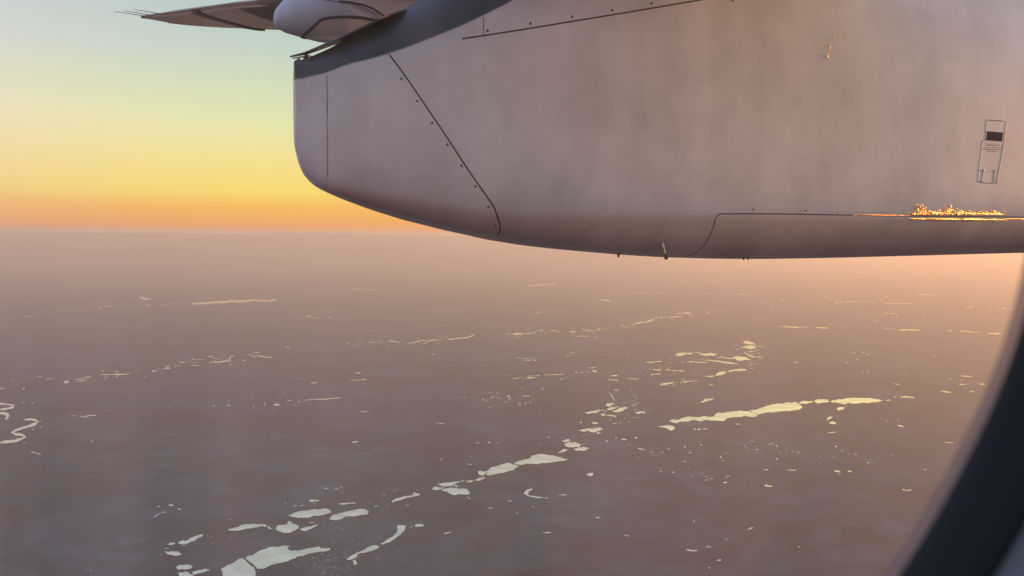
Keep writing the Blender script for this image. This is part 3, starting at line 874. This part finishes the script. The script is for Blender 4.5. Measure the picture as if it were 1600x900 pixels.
print('FITT', [(round(a), round(b - float(np.interp(a, tx, ty)), 1)) for a, b in zip(g[:90:8], et[:90:8])])
print('ZT', zt[::8].round(3), 'ZB', zb[::8].round(3), 'minx', xr.min())
pts = build_rings(zb, zt)
nr = len(us)
verts = [tuple(p) for p in pts.reshape(-1, 3)]
faces = []
for i in range(nr - 1):
    for j in range(NPH):
        j2 = (j + 1) % NPH
        faces.append((i * NPH + j, i * NPH + j2, (i + 1) * NPH + j2, (i + 1) * NPH + j))
faces.append(tuple(range(NPH))[::-1])
faces.append(tuple((nr - 1) * NPH + j for j in range(NPH)))
bvh = BVHTree.FromPolygons([Vector(v) for v in verts], faces)


def hit(px, py, tree=None, origin=Vector((0, 0, 0))):
    p, nrm, i, dd = (tree or bvh).ray_cast(origin, ray(px, py).normalized())
    if p is None:
        return None, None
    if nrm.dot(ray(px, py)) > 0:
        nrm = -nrm
    return p, nrm


# the painted band's lower edge in aircraft coordinates (forward u -> height z)
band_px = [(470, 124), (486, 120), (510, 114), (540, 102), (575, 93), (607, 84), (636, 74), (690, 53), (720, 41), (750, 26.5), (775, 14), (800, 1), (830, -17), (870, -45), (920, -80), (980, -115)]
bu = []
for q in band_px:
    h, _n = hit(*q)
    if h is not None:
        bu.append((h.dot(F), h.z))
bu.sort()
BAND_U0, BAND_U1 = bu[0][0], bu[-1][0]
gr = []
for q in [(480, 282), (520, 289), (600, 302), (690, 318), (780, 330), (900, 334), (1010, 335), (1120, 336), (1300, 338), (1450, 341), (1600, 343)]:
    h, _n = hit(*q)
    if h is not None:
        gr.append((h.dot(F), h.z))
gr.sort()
BELLY_U0, BELLY_U1 = gr[0][0], gr[-1][0]
BELLY_LINE = [((a - BELLY_U0) / (BELLY_U1 - BELLY_U0), z + 0.5) for a, z in gr]
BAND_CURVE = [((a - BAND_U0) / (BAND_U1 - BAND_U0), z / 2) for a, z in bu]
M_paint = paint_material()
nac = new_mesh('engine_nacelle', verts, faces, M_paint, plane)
nac['label'] = 'pale grey engine nacelle with a black band over its tapered tail'

M_gap = simple('seam_sealant', (0.03, 0.022, 0.028), 0.6)
M_gap2 = simple('faint_seam', (0.10, 0.085, 0.09), 0.6)
M_lip = simple('bare_lip', (0.50, 0.47, 0.47), 0.35, 0.2)
M_screw = simple('dark_screw', (0.05, 0.045, 0.05), 0.5, 0.4)
M_steel = simple('dull_steel', (0.42, 0.42, 0.43), 0.35, 0.8, 0.15, 40)
M_dark = simple('dark_composite', (0.022, 0.026, 0.032), 0.5, 0.0, 0.2, 20)
M_spark = sparkle_metal()


def smooth_line(p, step=5.0):
    out = []
    for i in range(len(p) - 1):
        p0, p1, p2, p3 = p[max(0, i - 1)], p[i], p[i + 1], p[min(len(p) - 1, i + 2)]
        n = max(1, int(math.hypot(p2[0] - p1[0], p2[1] - p1[1]) / step))
        for k in range(n):
            t = k / n
            q = []
            for c in (0, 1):
                q.append(0.5 * ((2 * p1[c]) + (-p0[c] + p2[c]) * t + (2 * p0[c] - 5 * p1[c] + 4 * p2[c] - p3[c]) * t * t + (-p0[c] + 3 * p1[c] - 3 * p2[c] + p3[c]) * t ** 3))
            out.append(tuple(q))
    out.append(p[-1])
    return out


def strip(name, px_pts, width, mat, parent, proud=0.0012, tree=None, taper=0.0, jitter=0.0, smooth=True, offset=0.0):
    line = smooth_line(px_pts) if smooth else px_pts
    hs = [hit(*q, tree) for q in line]
    hs = [h for h in hs if h[0] is not None]
    vs, fs = [], []
    n = len(hs)
    for i, (p, nm) in enumerate(hs):
        a, b = hs[max(0, i - 1)][0], hs[min(n - 1, i + 1)][0]
        t = (b - a).normalized()
        s = nm.cross(t).normalized()
        wd = width * (1 + jitter * rnd.uniform(-1, 1)) / 2
        if taper:
            wd *= 1 - taper * abs(2 * i / max(1, n - 1) - 1)
        p = p + s * offset
        for k, hgt in ((-1, -0.002), (-0.8, proud), (0.8, proud), (1, -0.002)):
            vs.append(p + s * (wd * k) + nm * hgt)
    for i in range(n - 1):
        for k in range(3):
            a = i * 4 + k
            fs.append((a, a + 1, a + 5, a + 4))
    return new_mesh(name, vs, fs, mat, parent)


def rivet(name, px, py, r, mat, parent, h=0.002, tree=None):
    p, nm = hit(px, py, tree)
    if p is None:
        return
    t = nm.cross(Vector((0, 0, 1))).normalized()
    s = nm.cross(t)
    vs = [p + nm * h * 1.2]
    for rr, hh in ((0.75, 1.0), (1.0, -0.5)):
        for k in range(10):
            a = 2 * math.pi * k / 10
            vs.append(p + (t * math.cos(a) + s * math.sin(a)) * r * rr + nm * h * hh)
    fs = [(0, 1 + k, 1 + (k + 1) % 10) for k in range(10)]
    fs += [(1 + k, 11 + k, 11 + (k + 1) % 10, 1 + (k + 1) % 10) for k in range(10)]
    return new_mesh(name, vs, fs, mat, parent)


strip('panel_seam', [(608, 85), (627, 110), (652, 146), (700, 217), (728, 260), (760, 306), (772, 324), (779, 344), (781.5, 358), (777, 368)], 0.0066, M_gap, nac)
strip('panel_seam', [(511, 118), (511.5, 200), (512, 278)], 0.0032, M_gap2, nac, jitter=0.6)
strip('panel_seam', [(722, 60.5), (756, 55.5), (830, 44), (900, 32.5), (1000, 16), (1094, 0), (1180, -14)], 0.0075, M_gap, nac)
strip('panel_seam', [(755.5, 26), (755.5, 55)], 0.0035, M_gap2, nac, jitter=0.2)
strip('panel_seam', [(1072, 401), (1092, 391), (1106, 374), (1114.5, 355), (1118.5, 340), (1124, 334)], 0.0058, M_gap, nac)
strip('panel_seam', [(1124, 334), (1212, 334), (1300, 335.5), (1424, 337.3), (1564, 338.5), (1680, 341)], 0.0062, M_gap, nac)
strip('panel_seam', [(1536, 390), (1549, 385.5), (1600, 383.5), (1660, 383)], 0.0035, M_gap2, nac)
strip('edge_lip', [(560, 318), (660, 345), (720, 358.5), (779, 371)], 0.006, M_lip, nac, proud=0.003, taper=0.7)
strip('edge_lip', [(1420, 341.4), (1500, 342.8), (1572, 343)], 0.010, M_spark, nac, proud=0.0055, taper=0.6, jitter=0.75)  # lip shaped and coloured as the yellow glint under the seam
for q in [(627, 123), (652, 158), (675, 192), (699, 226), (721, 259), (743, 291), (763, 323), (774, 352)]:
    rivet('screw', *q, 0.0052, M_screw, nac)
for q in [(762, 48), (829, 37), (894, 26), (957, 16), (1018, 5), (1145, 1)]:
    rivet('screw', *q, 0.0065, M_screw, nac)
for q in [(1177, 327), (1259, 329)]:
    rivet('screw', *q, 0.0052, M_screw, nac)
for i in range(13):
    rivet('rivet', 1302 + i * 9.3, 329.5 + i * 0.2, 0.0035, M_steel, nac, 0.003)

# gold beads and strips added to imitate the sun glint on the hinge line
r2 = random.Random(11)
bvs, bfs = [], []


def bead(p, nm, a, b, hgt):
    t = F.copy()
    s = nm.cross(t).normalized()
    base = len(bvs)
    N1, N2 = 8, 4
    for i in range(N2):
        e = math.pi / 2 * i / (N2 - 1)
        for k in range(N1):
            q = 2 * math.pi * k / N1
            bvs.append(p + t * (a * math.cos(e) * math.cos(q)) + s * (b * math.cos(e) * math.sin(q)) + nm * (hgt * math.sin(e) - 0.0005))
    for i in range(N2 - 1):
        for k in range(N1):
            bfs.append((base + i * N1 + k, base + i * N1 + (k + 1) % N1, base + (i + 1) * N1 + (k + 1) % N1, base + (i + 1) * N1 + k))


for i in range(620):
    c = r2.choice([1438, 1438, 1470, 1478, 1485, 1500, 1510, 1520, 1535, 1548, 1450])
    px = r2.gauss(c, 9)
    py = 335.5 - abs(r2.gauss(0, 6.5 if abs(px - 1438) < 9 or abs(px - 1480) < 7 else 2.8))
    if px < 1418 or px > 1572:
        continue
    p, nm = hit(px, py)
    s = r2.uniform(0.0012, 0.0046)
    bead(p, nm, s * r2.uniform(0.9, 2.6), s * r2.uniform(0.8, 1.6), s * 0.8)
beads = new_mesh('glint_beads', bvs, bfs, M_spark, nac)
beads['kind'] = 'stuff'
for (x, y, a, b) in [(1293, 88, .004, .016), (1296, 74, .003, .011), (1301, 58, .0025, .008)]:  # raised gold beads standing in for a small orange glint
    p, nm = hit(x, y)
    bvs, bfs = [], []
    bead(p, nm, a, b, 0.004)
    new_mesh('glint_spot', bvs, bfs, M_spark, nac)


strip('glint_strip', [(1330, 337.2), (1380, 337.6), (1425, 338)], 0.0035, M_spark, nac, proud=0.002, taper=0.9, jitter=0.5, offset=0.005)  # gold strips added to carry the sun glint along the seam
strip('glint_strip', [(1570, 341.5), (1600, 342), (1640, 342.5)], 0.005, M_spark, nac, proud=0.003, taper=0.5, jitter=0.6)
strip('glint_strip', [(1424, 334.2), (1450, 332.5), (1490, 333.5), (1530, 334), (1572, 335)], 0.013, M_spark, nac, proud=0.002, taper=0.5, jitter=0.8)

# drain mast and small drain stubs
def tube(name, pts, radii, mat, parent, seg=12):
    vs, fs = [], []
    n = len(pts)
    for i, p in enumerate(pts):
        t = (pts[min(n - 1, i + 1)] - pts[max(0, i - 1)]).normalized()
        a = t.orthogonal().normalized()
        b = t.cross(a)
        for k in range(seg):
            q = 2 * math.pi * k / seg
            vs.append(p + (a * math.cos(q) + b * math.sin(q)) * radii[i])
    for i in range(n - 1):
        for k in range(seg):
            fs.append((i * seg + k, i * seg + (k + 1) % seg, (i + 1) * seg + (k + 1) % seg, (i + 1) * seg + k))
    fs.append(tuple(range(seg))[::-1])
    fs.append(tuple((n - 1) * seg + k for k in range(seg)))
    return new_mesh(name, vs, fs, mat, parent)


pa, na = hit(1034, 379)
pb = P(1041, 403, pa.y + 0.04)
dm = tube('drain_mast', [pa + na * -0.01, pa + na * 0.012, pa.lerp(pb, 0.5) + na * 0.012, pb], [0.0075, 0.0075, 0.0068, 0.0065], M_steel, nac)
tube('drain_tip', [pb - (pb - pa).normalized() * 0.012, pb + (pb - pa).normalized() * 0.004], [0.0088, 0.0088], M_dark, dm)
for x in (966, 1161.5, 1168.5):
    y = float(np.interp(x, bx, by))
    p, nm = hit(x, y - 2.5)
    e = P(x + 0.6, y + (4.5 if x < 1000 else 1.8), p.y)
    tube('drain_stub', [p + Vector((0, 0, .02)), p.lerp(e, .5), e], [0.006, 0.0065 if x < 1000 else .004, 0.003], M_dark, nac, 8)

# service placard
hm = bpy.data.objects.new('service_hatch', None)
loop = [(1542, 187.5), (1557, 188.5), (1572, 189.5), (1569.5, 221), (1566, 240), (1562, 262), (1557, 286), (1541, 286), (1528, 284), (1530, 262), (1534, 232), (1535, 221), (1539.5, 219), (1542, 187.5)]


def closed_line(name, lp, width, mat, parent):
    pts_ = []
    for i in range(len(lp) - 1):
        a, b = lp[i], lp[i + 1]
        n = max(1, int(math.hypot(b[0] - a[0], b[1] - a[1]) / 4))
        pts_ += [(a[0] + (b[0] - a[0]) * k / n, a[1] + (b[1] - a[1]) * k / n) for k in range(n)]
    pts_.append(lp[-1])
    return strip(name, pts_, width, mat, parent, smooth=False)


hatch = closed_line('service_hatch', loop, 0.0040, M_screw, nac)
M_label = simple('printed_label', (0.07, 0.05, 0.055), 0.95)
M_label.node_tree.nodes['Principled BSDF'].inputs['Specular IOR Level'].default_value = 0.05


def patch(name, quad, mat, parent, proud=0.0010, n=6):
    vs, fs = [], []
    (a, b, c, d) = quad
    for i in range(n + 1):
        for j in range(n + 1):
            s, t = i / n, j / n
            x = (a[0] * (1 - s) + b[0] * s) * (1 - t) + (d[0] * (1 - s) + c[0] * s) * t
            y = (a[1] * (1 - s) + b[1] * s) * (1 - t) + (d[1] * (1 - s) + c[1] * s) * t
            p, nm = hit(x, y)
            vs.append(p + nm * proud)
    for i in range(n):
        for j in range(n):
            k = i * (n + 1) + j
            fs.append((k, k + 1, k + n + 2, k + n + 1))
    return new_mesh(name, vs, fs, mat, parent)


patch('placard', [(1540.5, 205), (1567, 207), (1565.5, 221), (1539.5, 219)], M_label, hatch)
r3 = random.Random(5)
for row, (x0, x1, y, t) in enumerate([(1543, 1566, 222.5, 1.0), (1541, 1562, 226, 1.5), (1536, 1566, 230.5, 1.1), (1536, 1565, 233, 1.1), (1541, 1560, 236, 1.0)]):
    x = x0
    while x < x1:
        wd = r3.uniform(1.6, 4.5)
        patch('placard_text', [(x, y), (min(x1, x + wd), y + .1), (min(x1, x + wd), y + t), (x, y + t)], M_lip if row == 0 else M_gap2, hatch, n=1)
        x += wd + r3.uniform(0.8, 1.6)
for (x0, y0, x1, y1) in [(1536.5, 264, 1533.5, 284), (1554, 265, 1552, 284)]:
    strip('latch_slot', [(x0, y0), (x1, y1)], 0.006, M_gap, hatch)
    rivet('latch_pin', x0, y0 + 2, 0.0048, M_steel, hatch, 0.004)

# thin lip plate standing on a post above the tail
def slab(name, quadpx, thick, mat, parent):
    top = [P(x, y, d) for x, y, d in quadpx]
    vs = top + [p - Vector((0, 0, thick)) for p in top]
    n = len(top)
    fs = [tuple(range(n)), tuple(range(2 * n - 1, n - 1, -1))] + [(i, i + n, (i + 1) % n + n, (i + 1) % n) for i in range(n)]
    return fix_normals(new_mesh(name, vs, fs, mat, parent, smooth=False))


dt = 3.42
lip = slab('exhaust_lip', [(453, 87.3, dt), (478, 80.5, dt), (500, 72, dt), (524, 61.5, dt), (556, 46, dt + .02), (592, 28, dt + .04), (620, 18, dt + .1),
                           (660, 10, dt + .35), (600, 40, dt + .4), (545, 56, dt + .32), (512, 71.5, dt + .22), (482, 82, dt + .12)], 0.007, M_dark, nac)
pt_top, pt_bot = P(478, 82.5, dt + .05), P(478.5, 92, dt + .05)
tube('lip_post', [pt_top, pt_top.lerp(pt_bot, .45), pt_bot], [0.011, 0.0055, 0.012], M_dark, nac, 10)
slab('exhaust_lip', [(457, 90.5, dt), (470, 88, dt), (480, 86.2, dt + .02), (486, 86, dt + .1), (470, 89, dt + .1)], 0.004, M_dark, nac)
slab('tail_step', [(459, 97, dt), (471, 93.5, dt), (485, 87.8, dt), (500, 85, dt + .08), (462, 99, dt + .06)], 0.03, M_dark, nac)

# ------------------------------------------------------------------ wing
def wing_material():
    m, n, l, b = material('wing_skin')
    t = n.new('ShaderNodeTexCoord')
    x = n.new('ShaderNodeTexNoise')
    x.inputs['Scale'].default_value = 1.6
    x.inputs['Detail'].default_value = 5
    l.new(t.outputs['Object'], x.inputs['Vector'])
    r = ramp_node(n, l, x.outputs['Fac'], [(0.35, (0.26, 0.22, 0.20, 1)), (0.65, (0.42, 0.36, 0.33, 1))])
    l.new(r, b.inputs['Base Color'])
    b.inputs['Roughness'].default_value = 0.4
    return m


M_wing = wing_material()
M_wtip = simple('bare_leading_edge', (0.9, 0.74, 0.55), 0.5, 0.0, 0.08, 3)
M_panel = simple('flap_panel', (0.40, 0.32, 0.29), 0.45, 0.0, 0.15, 4)
M_black = simple('black_rubber', (0.03, 0.026, 0.028), 0.6)


def edge(pxs, dfun):
    q = [P(x, y, dfun(x)) for x, y in pxs]
    return sorted([(p.dot(O), p.dot(F), p.z) for p in q])


TE = edge([(220, 25), (270, 18), (324, 10.5), (353, 5.5), (408, .5), (446, -3)], lambda x: 1 / (1 / 10.62 + (1 / 6.2 - 1 / 10.62) * (x - 220) / 226))
LE = edge([(219.5, 28.5), (269, 32.5), (313, 34), (344, 32.5), (382, 30), (437, 25)], lambda x: 10.64 - 0.64 * (x - 220) / 217)
VT = max(TE[-1][0], LE[-1][0])
TE = [(1.3, 1.35, 1.78), (3.2, 1.30, 1.72)] + TE
LE = [(1.3, 3.75, 1.72), (3.2, 3.4, 1.66), (6.2, 2.75, 1.62)] + LE


def tel(v):
    f_ = lambda E, k: float(np.interp(v, [e[0] for e in E], [e[k] for e in E]))
    return f_(TE, 1), f_(TE, 2), f_(LE, 1), f_(LE, 2)


LOWER = [(0, 0), (.03, .10), (.15, .42), (.4, .88), (.54, 1.0), (.60, .99), (.66, .90), (.76, .68), (.86, .45), (.94, .25), (.98, .11), (1, 0)]


def under(c, v, drop=0.0):
    a, za, b_, zb2 = tel(v)
    ch_ = b_ - a
    h = np.interp(c, [q[0] for q in LOWER], [q[1] for q in LOWER]) * 0.12 * ch_
    return L(a + ch_ * c, v, za + (zb2 - za) * c - h - drop)


def over(c, v):
    a, za, b_, zb2 = tel(v)
    ch_ = b_ - a
    h = np.interp(c, [0, .03, .15, .5, .8, .95, 1], [0, .1, .4, 1, .9, .45, 0]) * 0.09 * ch_
    return L(a + ch_ * c, v, za + (zb2 - za) * c + h + .004)


vsn = [1.3, 2.2, 3.2, 4.2, 5.2, 6.2, 7.0, 7.6, 8.2] + list(np.linspace(8.6, VT - .01, 16))


def wing_grid(name, c0, c1, v0, v1, mat, parent, both=True, th=0.0, drop=0.0, nc=10, nv=14):
    vv = [v for v in vsn] if v0 is None else list(np.linspace(v0, v1, nv))
    cc = list(np.linspace(c0, c1, nc))
    vs, fs = [], []
    for v in vv:
        for c in cc:
            vs.append(under(c, v, drop + th))
    half = len(vs)
    for v in vv:
        for c in cc:
            vs.append(over(c, v) if both else under(c, v, drop - .012))
    m1 = len(cc)
    for i in range(len(vv) - 1):
        for j in range(m1 - 1):
            k = i * m1 + j
            fs.append((k, k + 1, k + m1 + 1, k + m1))
            fs.append((half + k, half + k + m1, half + k + m1 + 1, half + k + 1))
    nn = len(vv)
    rim = [j for j in range(m1)] + [i * m1 + m1 - 1 for i in range(1, nn)] + [(nn - 1) * m1 + j for j in range(m1 - 2, -1, -1)] + [i * m1 for i in range(nn - 2, 0, -1)]
    for a, b in zip(rim, rim[1:] + rim[:1]):
        fs.append((a, half + a, half + b, b))
    return fix_normals(new_mesh(name, vs, fs, mat, parent, smooth=True))


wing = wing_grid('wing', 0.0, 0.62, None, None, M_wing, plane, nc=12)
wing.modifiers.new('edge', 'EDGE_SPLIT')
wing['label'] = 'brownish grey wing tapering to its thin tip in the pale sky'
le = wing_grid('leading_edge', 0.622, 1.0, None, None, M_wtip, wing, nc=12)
le.modifiers.new('edge', 'EDGE_SPLIT')
le['label'] = 'cream leading edge of the wing lit by the low sun'
wing_grid('aileron', 0.04, 0.42, 9.15, 10.9, M_panel, wing, both=False, th=.010)
wing_grid('flap', 0.04, 0.42, 6.9, 8.85, M_panel, wing, both=False, th=.010)
wing_grid('hinge_gap', 0.43, 0.47, 6.9, 11.0, M_black, wing, both=False, th=.008)
wing_grid('hinge_arm', 0.02, 0.50, 8.90, 9.10, M_black, wing, both=False, th=.022)
wing_grid('skin_panel', 0.05, 0.60, 6.6, 7.7, M_black, wing, both=False, th=.014)
for (v, ln) in [(VT - .12, .30), (VT - .5, .26), (VT - 1.0, .24)]:
    a, za, _b, _z = tel(v)
    tube('static_wick', [L(a + .03, v, za), L(a - ln * .5, v, za + .01), L(a - ln, v, za + .016)], [.004, .0035, .002], M_black, wing, 6)

# ------------------------------------------------------------------ flap track fairing beyond the nacelle
M_fair = simple('fairing_paint', (0.40, 0.41, 0.47), 0.35, 0.0, 0.08, 5)
M_fair2 = simple('fairing_door_paint', (0.46, 0.38, 0.38), 0.4, 0.0, 0.1, 5)
DF = 5.2
nose = P(427.5, 34, DF)
un0, vn0 = nose.dot(F), nose.dot(O)
FB = [(428, 36), (431, 44), (438, 51), (450, 57), (467, 61), (480, 65), (500, 70), (530, 73), (580, 74), (640, 72), (740, 70)]
FT = [(428, 32), (432, 22), (438, 14), (448, 4), (462, -8), (480, -18), (520, -30), (580, -36), (640, -36), (740, -36)]
fu = np.concatenate([[0, .008, .02, .04, .07, .11], np.linspace(.16, 1.6, 26)])
vs, fs = [], []
NF = 56
for i, du in enumerate(fu):
    c = L(un0 + du, vn0, 0)
    x = 800 + FPX * c.x / c.y
    hy_ = 361 + .0091 * x
    yb_, yt_ = np.interp(x, *zip(*FB)), np.interp(x, *zip(*FT))
    if i == 0:
        yb_, yt_ = 35, 33
    z0, z1 = (hy_ - yb_) / FPX * c.y, (hy_ - yt_) / FPX * c.y
    hw = min(.17, (z1 - z0) * .42 + .001)
    for k in range(NF):
        a = 2 * math.pi * k / NF
        vs.append(L(un0 + du, vn0 + hw * math.cos(a), (z0 + z1) / 2 + (z1 - z0) / 2 * math.sin(a)))
for i in range(len(fu) - 1):
    for k in range(NF):
        fs.append((i * NF + k, i * NF + (k + 1) % NF, (i + 1) * NF + (k + 1) % NF, (i + 1) * NF + k))
fs.append(tuple(range(NF))[::-1])
fs.append(tuple(len(vs) - NF + k for k in range(NF)))
fair = fix_normals(new_mesh('flap_fairing', vs, fs, M_fair, plane))
fair['label'] = 'blue-grey rounded flap track fairing under the wing'
fbvh = BVHTree.FromPolygons([Vector(v) for v in vs], fs)


def patch_on(name, poly_rows, mat, parent, tree, proud):
    # rows of pixel points, each row the same length
    vs, fs = [], []
    m_ = len(poly_rows[0])
    for row in poly_rows:
        for q in row:
            p, nm = hit(*q, tree)
            if p is None:
                p = (vs[-1] if vs else P(q[0], q[1], 5.2)).copy()
                nm = Vector((0, 0, 0))
                vs.append(p)
            else:
                vs.append(p + nm * proud)
    for i in range(len(poly_rows) - 1):
        for j in range(m_ - 1):
            k = i * m_ + j
            fs.append((k, k + 1, k + m_ + 1, k + m_))
    return new_mesh(name, vs, fs, mat, parent)


seam_up = smooth_line([(469, 60), (480, 50), (492, 39), (501, 31), (512, 28), (530, 26.5), (560, 27), (584, 31), (606, 36)], 4)
rows = []
for (x, y) in seam_up:
    yb_ = float(np.interp(x, *zip(*FB))) - 2.5
    y = min(y, yb_ - 2)
    rows.append([(x + 0.6 * (1 - j / 5), y + (max(y + .5, yb_) - y) * j / 5) for j in range(6)])
patch_on('fairing_door', rows, M_fair2, fair, fbvh, 0.006)
strip('door_seal', seam_up, 0.016, M_black, fair, proud=0.01, tree=fbvh)
strip('panel_seam', [(528, 2), (550, 4), (575, 10), (592, 19), (606, 30)], 0.010, M_black, fair, proud=0.006, tree=fbvh)
strip('panel_seam', [(478, -8), (500, -2), (528, 3), (560, 9), (590, 24)], 0.006, simple('soft_seam', (.2, .17, .17), .5), fair, proud=0.004, tree=fbvh)
# bright reflecting bracket where fairing meets the wing
slab('flap_bracket', [(447, 6, 5.35), (452, 1, 5.35), (462, 0, 5.35), (459, 5, 5.4), (450, 8, 5.4)], .02, M_wtip, fair)

# ------------------------------------------------------------------ cabin wall and window (the aircraft's own, at arm's length)
YW = 0.215
arc = [(1634, 300), (1624, 390), (1607, 462), (1589, 536), (1562, 605), (1534, 668), (1495, 745), (1451, 823), (1406, 898), (1345, 975), (1250, 1050), (1110, 1105), (940, 1128)]
CX, CYY = 655, 60


def outline(scale_mm=0.0, y=YW):
    q = list(arc)
    full = q + [(2 * CX - a, b) for a, b in q[::-1]]
    full += [(2 * CX - a, 2 * CYY - b) for a, b in q] + [(a, 2 * CYY - b) for a, b in q[::-1]]
    p3 = [P(a, b, YW) for a, b in full]
    c = sum(p3, Vector()) / len(p3)
    out = []
    # resample evenly by angle
    ang = [math.atan2(p.z - c.z, p.x - c.x) for p in p3]
    rad = [math.hypot(p.z - c.z, p.x - c.x) for p in p3]
    o = sorted(range(len(p3)), key=lambda i: ang[i])
    A = np.array([ang[i] for i in o]); R_ = np.array([rad[i] for i in o])
    A = np.concatenate([A - 2 * np.pi, A, A + 2 * np.pi]); R_ = np.concatenate([R_] * 3)
    th = np.linspace(-np.pi, np.pi, 192, endpoint=False)
    rr = np.interp(th, A, R_)
    kern = np.array([1, 3, 5, 3, 1]) / 13
    for _ in range(2):
        rr = np.convolve(np.concatenate([rr[-2:], rr, rr[:2]]), kern, 'valid')
    return [Vector((c.x + (r + scale_mm / 1000) * math.cos(t), y, c.z + (r + scale_mm / 1000) * math.sin(t))) for t, r in zip(th, rr)], c


def ring_loft(name, layers, mat, parent):
    vs, fs = [], []
    for sc_, y in layers:
        vs += outline(sc_, y)[0]
    N = 192
    for i in range(len(layers) - 1):
        for k in range(N):
            fs.append((i * N + k, i * N + (k + 1) % N, (i + 1) * N + (k + 1) % N, (i + 1) * N + k))
    i = len(layers) - 1
    for k in range(N):
        fs.append((i * N + k, i * N + (k + 1) % N, (k + 1) % N, k))
    return fix_normals(new_mesh(name, vs, fs, mat, parent))


M_gasket = simple('window_gasket', (0.005, 0.009, 0.013), 0.85)
M_trim = simple('cabin_trim', (0.11, 0.14, 0.145), 0.6, 0.0, 0.06, 40)
m_, n_, l_, b_ = material('pane_edge_seal')
b_.inputs['Base Color'].default_value = (0.42, 0.33, 0.33, 1)
b_.inputs['Roughness'].default_value = 0.5
tl_ = n_.new('ShaderNodeBsdfTranslucent')
tl_.inputs[0].default_value = (0.6, 0.42, 0.4, 1)
mx_ = n_.new('ShaderNodeMixShader')
mx_.inputs[0].default_value = 0.5
l_.new(b_.outputs[0], mx_.inputs[1])
l_.new(tl_.outputs[0], mx_.inputs[2])
tp_ = n_.new('ShaderNodeBsdfTransparent')
my_ = n_.new('ShaderNodeMixShader')
my_.inputs[0].default_value = 0.5
l_.new(mx_.outputs[0], my_.inputs[1])
l_.new(tp_.outputs[0], my_.inputs[2])
l_.new(my_.outputs[0], n_['Material Output'].inputs[0])
win = ring_loft('window_frame', [(0, YW), (1.5, YW - .005), (13, YW - .008), (18, YW - .006), (24, YW + .002), (24, YW + .012), (12, YW + .012), (7, YW + .008)], M_gasket, plane)
win['label'] = 'black rubber frame of the oval cabin window'
ring_loft('pane_seal', [(8.8, YW + .0165), (8.9, YW + .0125), (20, YW + .0125), (20, YW + .022), (9.6, YW + .022)], m_, win)
pv_, pc = outline(10, YW + .018)
back = outline(6, YW + .0205)[0]
N = len(pv_)
new_mesh('window_pane', pv_, [tuple(range(N))], pane_material(), win, smooth=False)
# inner trim and wall with window openings
inner = outline(15.5, YW - .0095)[0]
inner_deep = outline(24, YW + .02)[0]
hw, zb_, zt_ = 0.26, pc.z - .62, pc.z + .55
vs, fs = [], []


def rectpt(p, y):
    dx, dz = p.x - pc.x, p.z - pc.z
    s = min(hw / abs(dx) if abs(dx) > 1e-6 else 1e9, ((zt_ - pc.z) if dz > 0 else (pc.z - zb_)) / abs(dz) if abs(dz) > 1e-6 else 1e9)
    return Vector((pc.x + dx * s, y, pc.z + dz * s))


lay = [inner_deep, inner, outline(20, YW - .017)[0], outline(60, YW - .026)[0], [rectpt(p, YW - .03) for p in inner], [rectpt(p, YW + .04) for p in inner], outline(24, YW + .04)[0]]
for q in lay:
    vs += q
nl = len(lay)
for i in range(nl):
    for k in range(N):
        a, b = i * N, ((i + 1) % nl) * N
        fs.append((a + k, a + (k + 1) % N, b + (k + 1) % N, b + k))
wall = fix_normals(new_mesh('cabin_wall', vs, fs, M_trim, plane))
wall['label'] = 'pale cabin wall panel around the window'
for s in (-1, 1):
    c = wall.copy()
    c.location.x = s * 2 * hw
    col.objects.link(c)
    c.parent = plane
    for ch in (win,):
        d = ch.copy()
        d.location.x = s * 2 * hw
        col.objects.link(d)
        d.parent = plane
        for g_ in ch.children:
            e = g_.copy()
            col.objects.link(e)
            e.parent = d
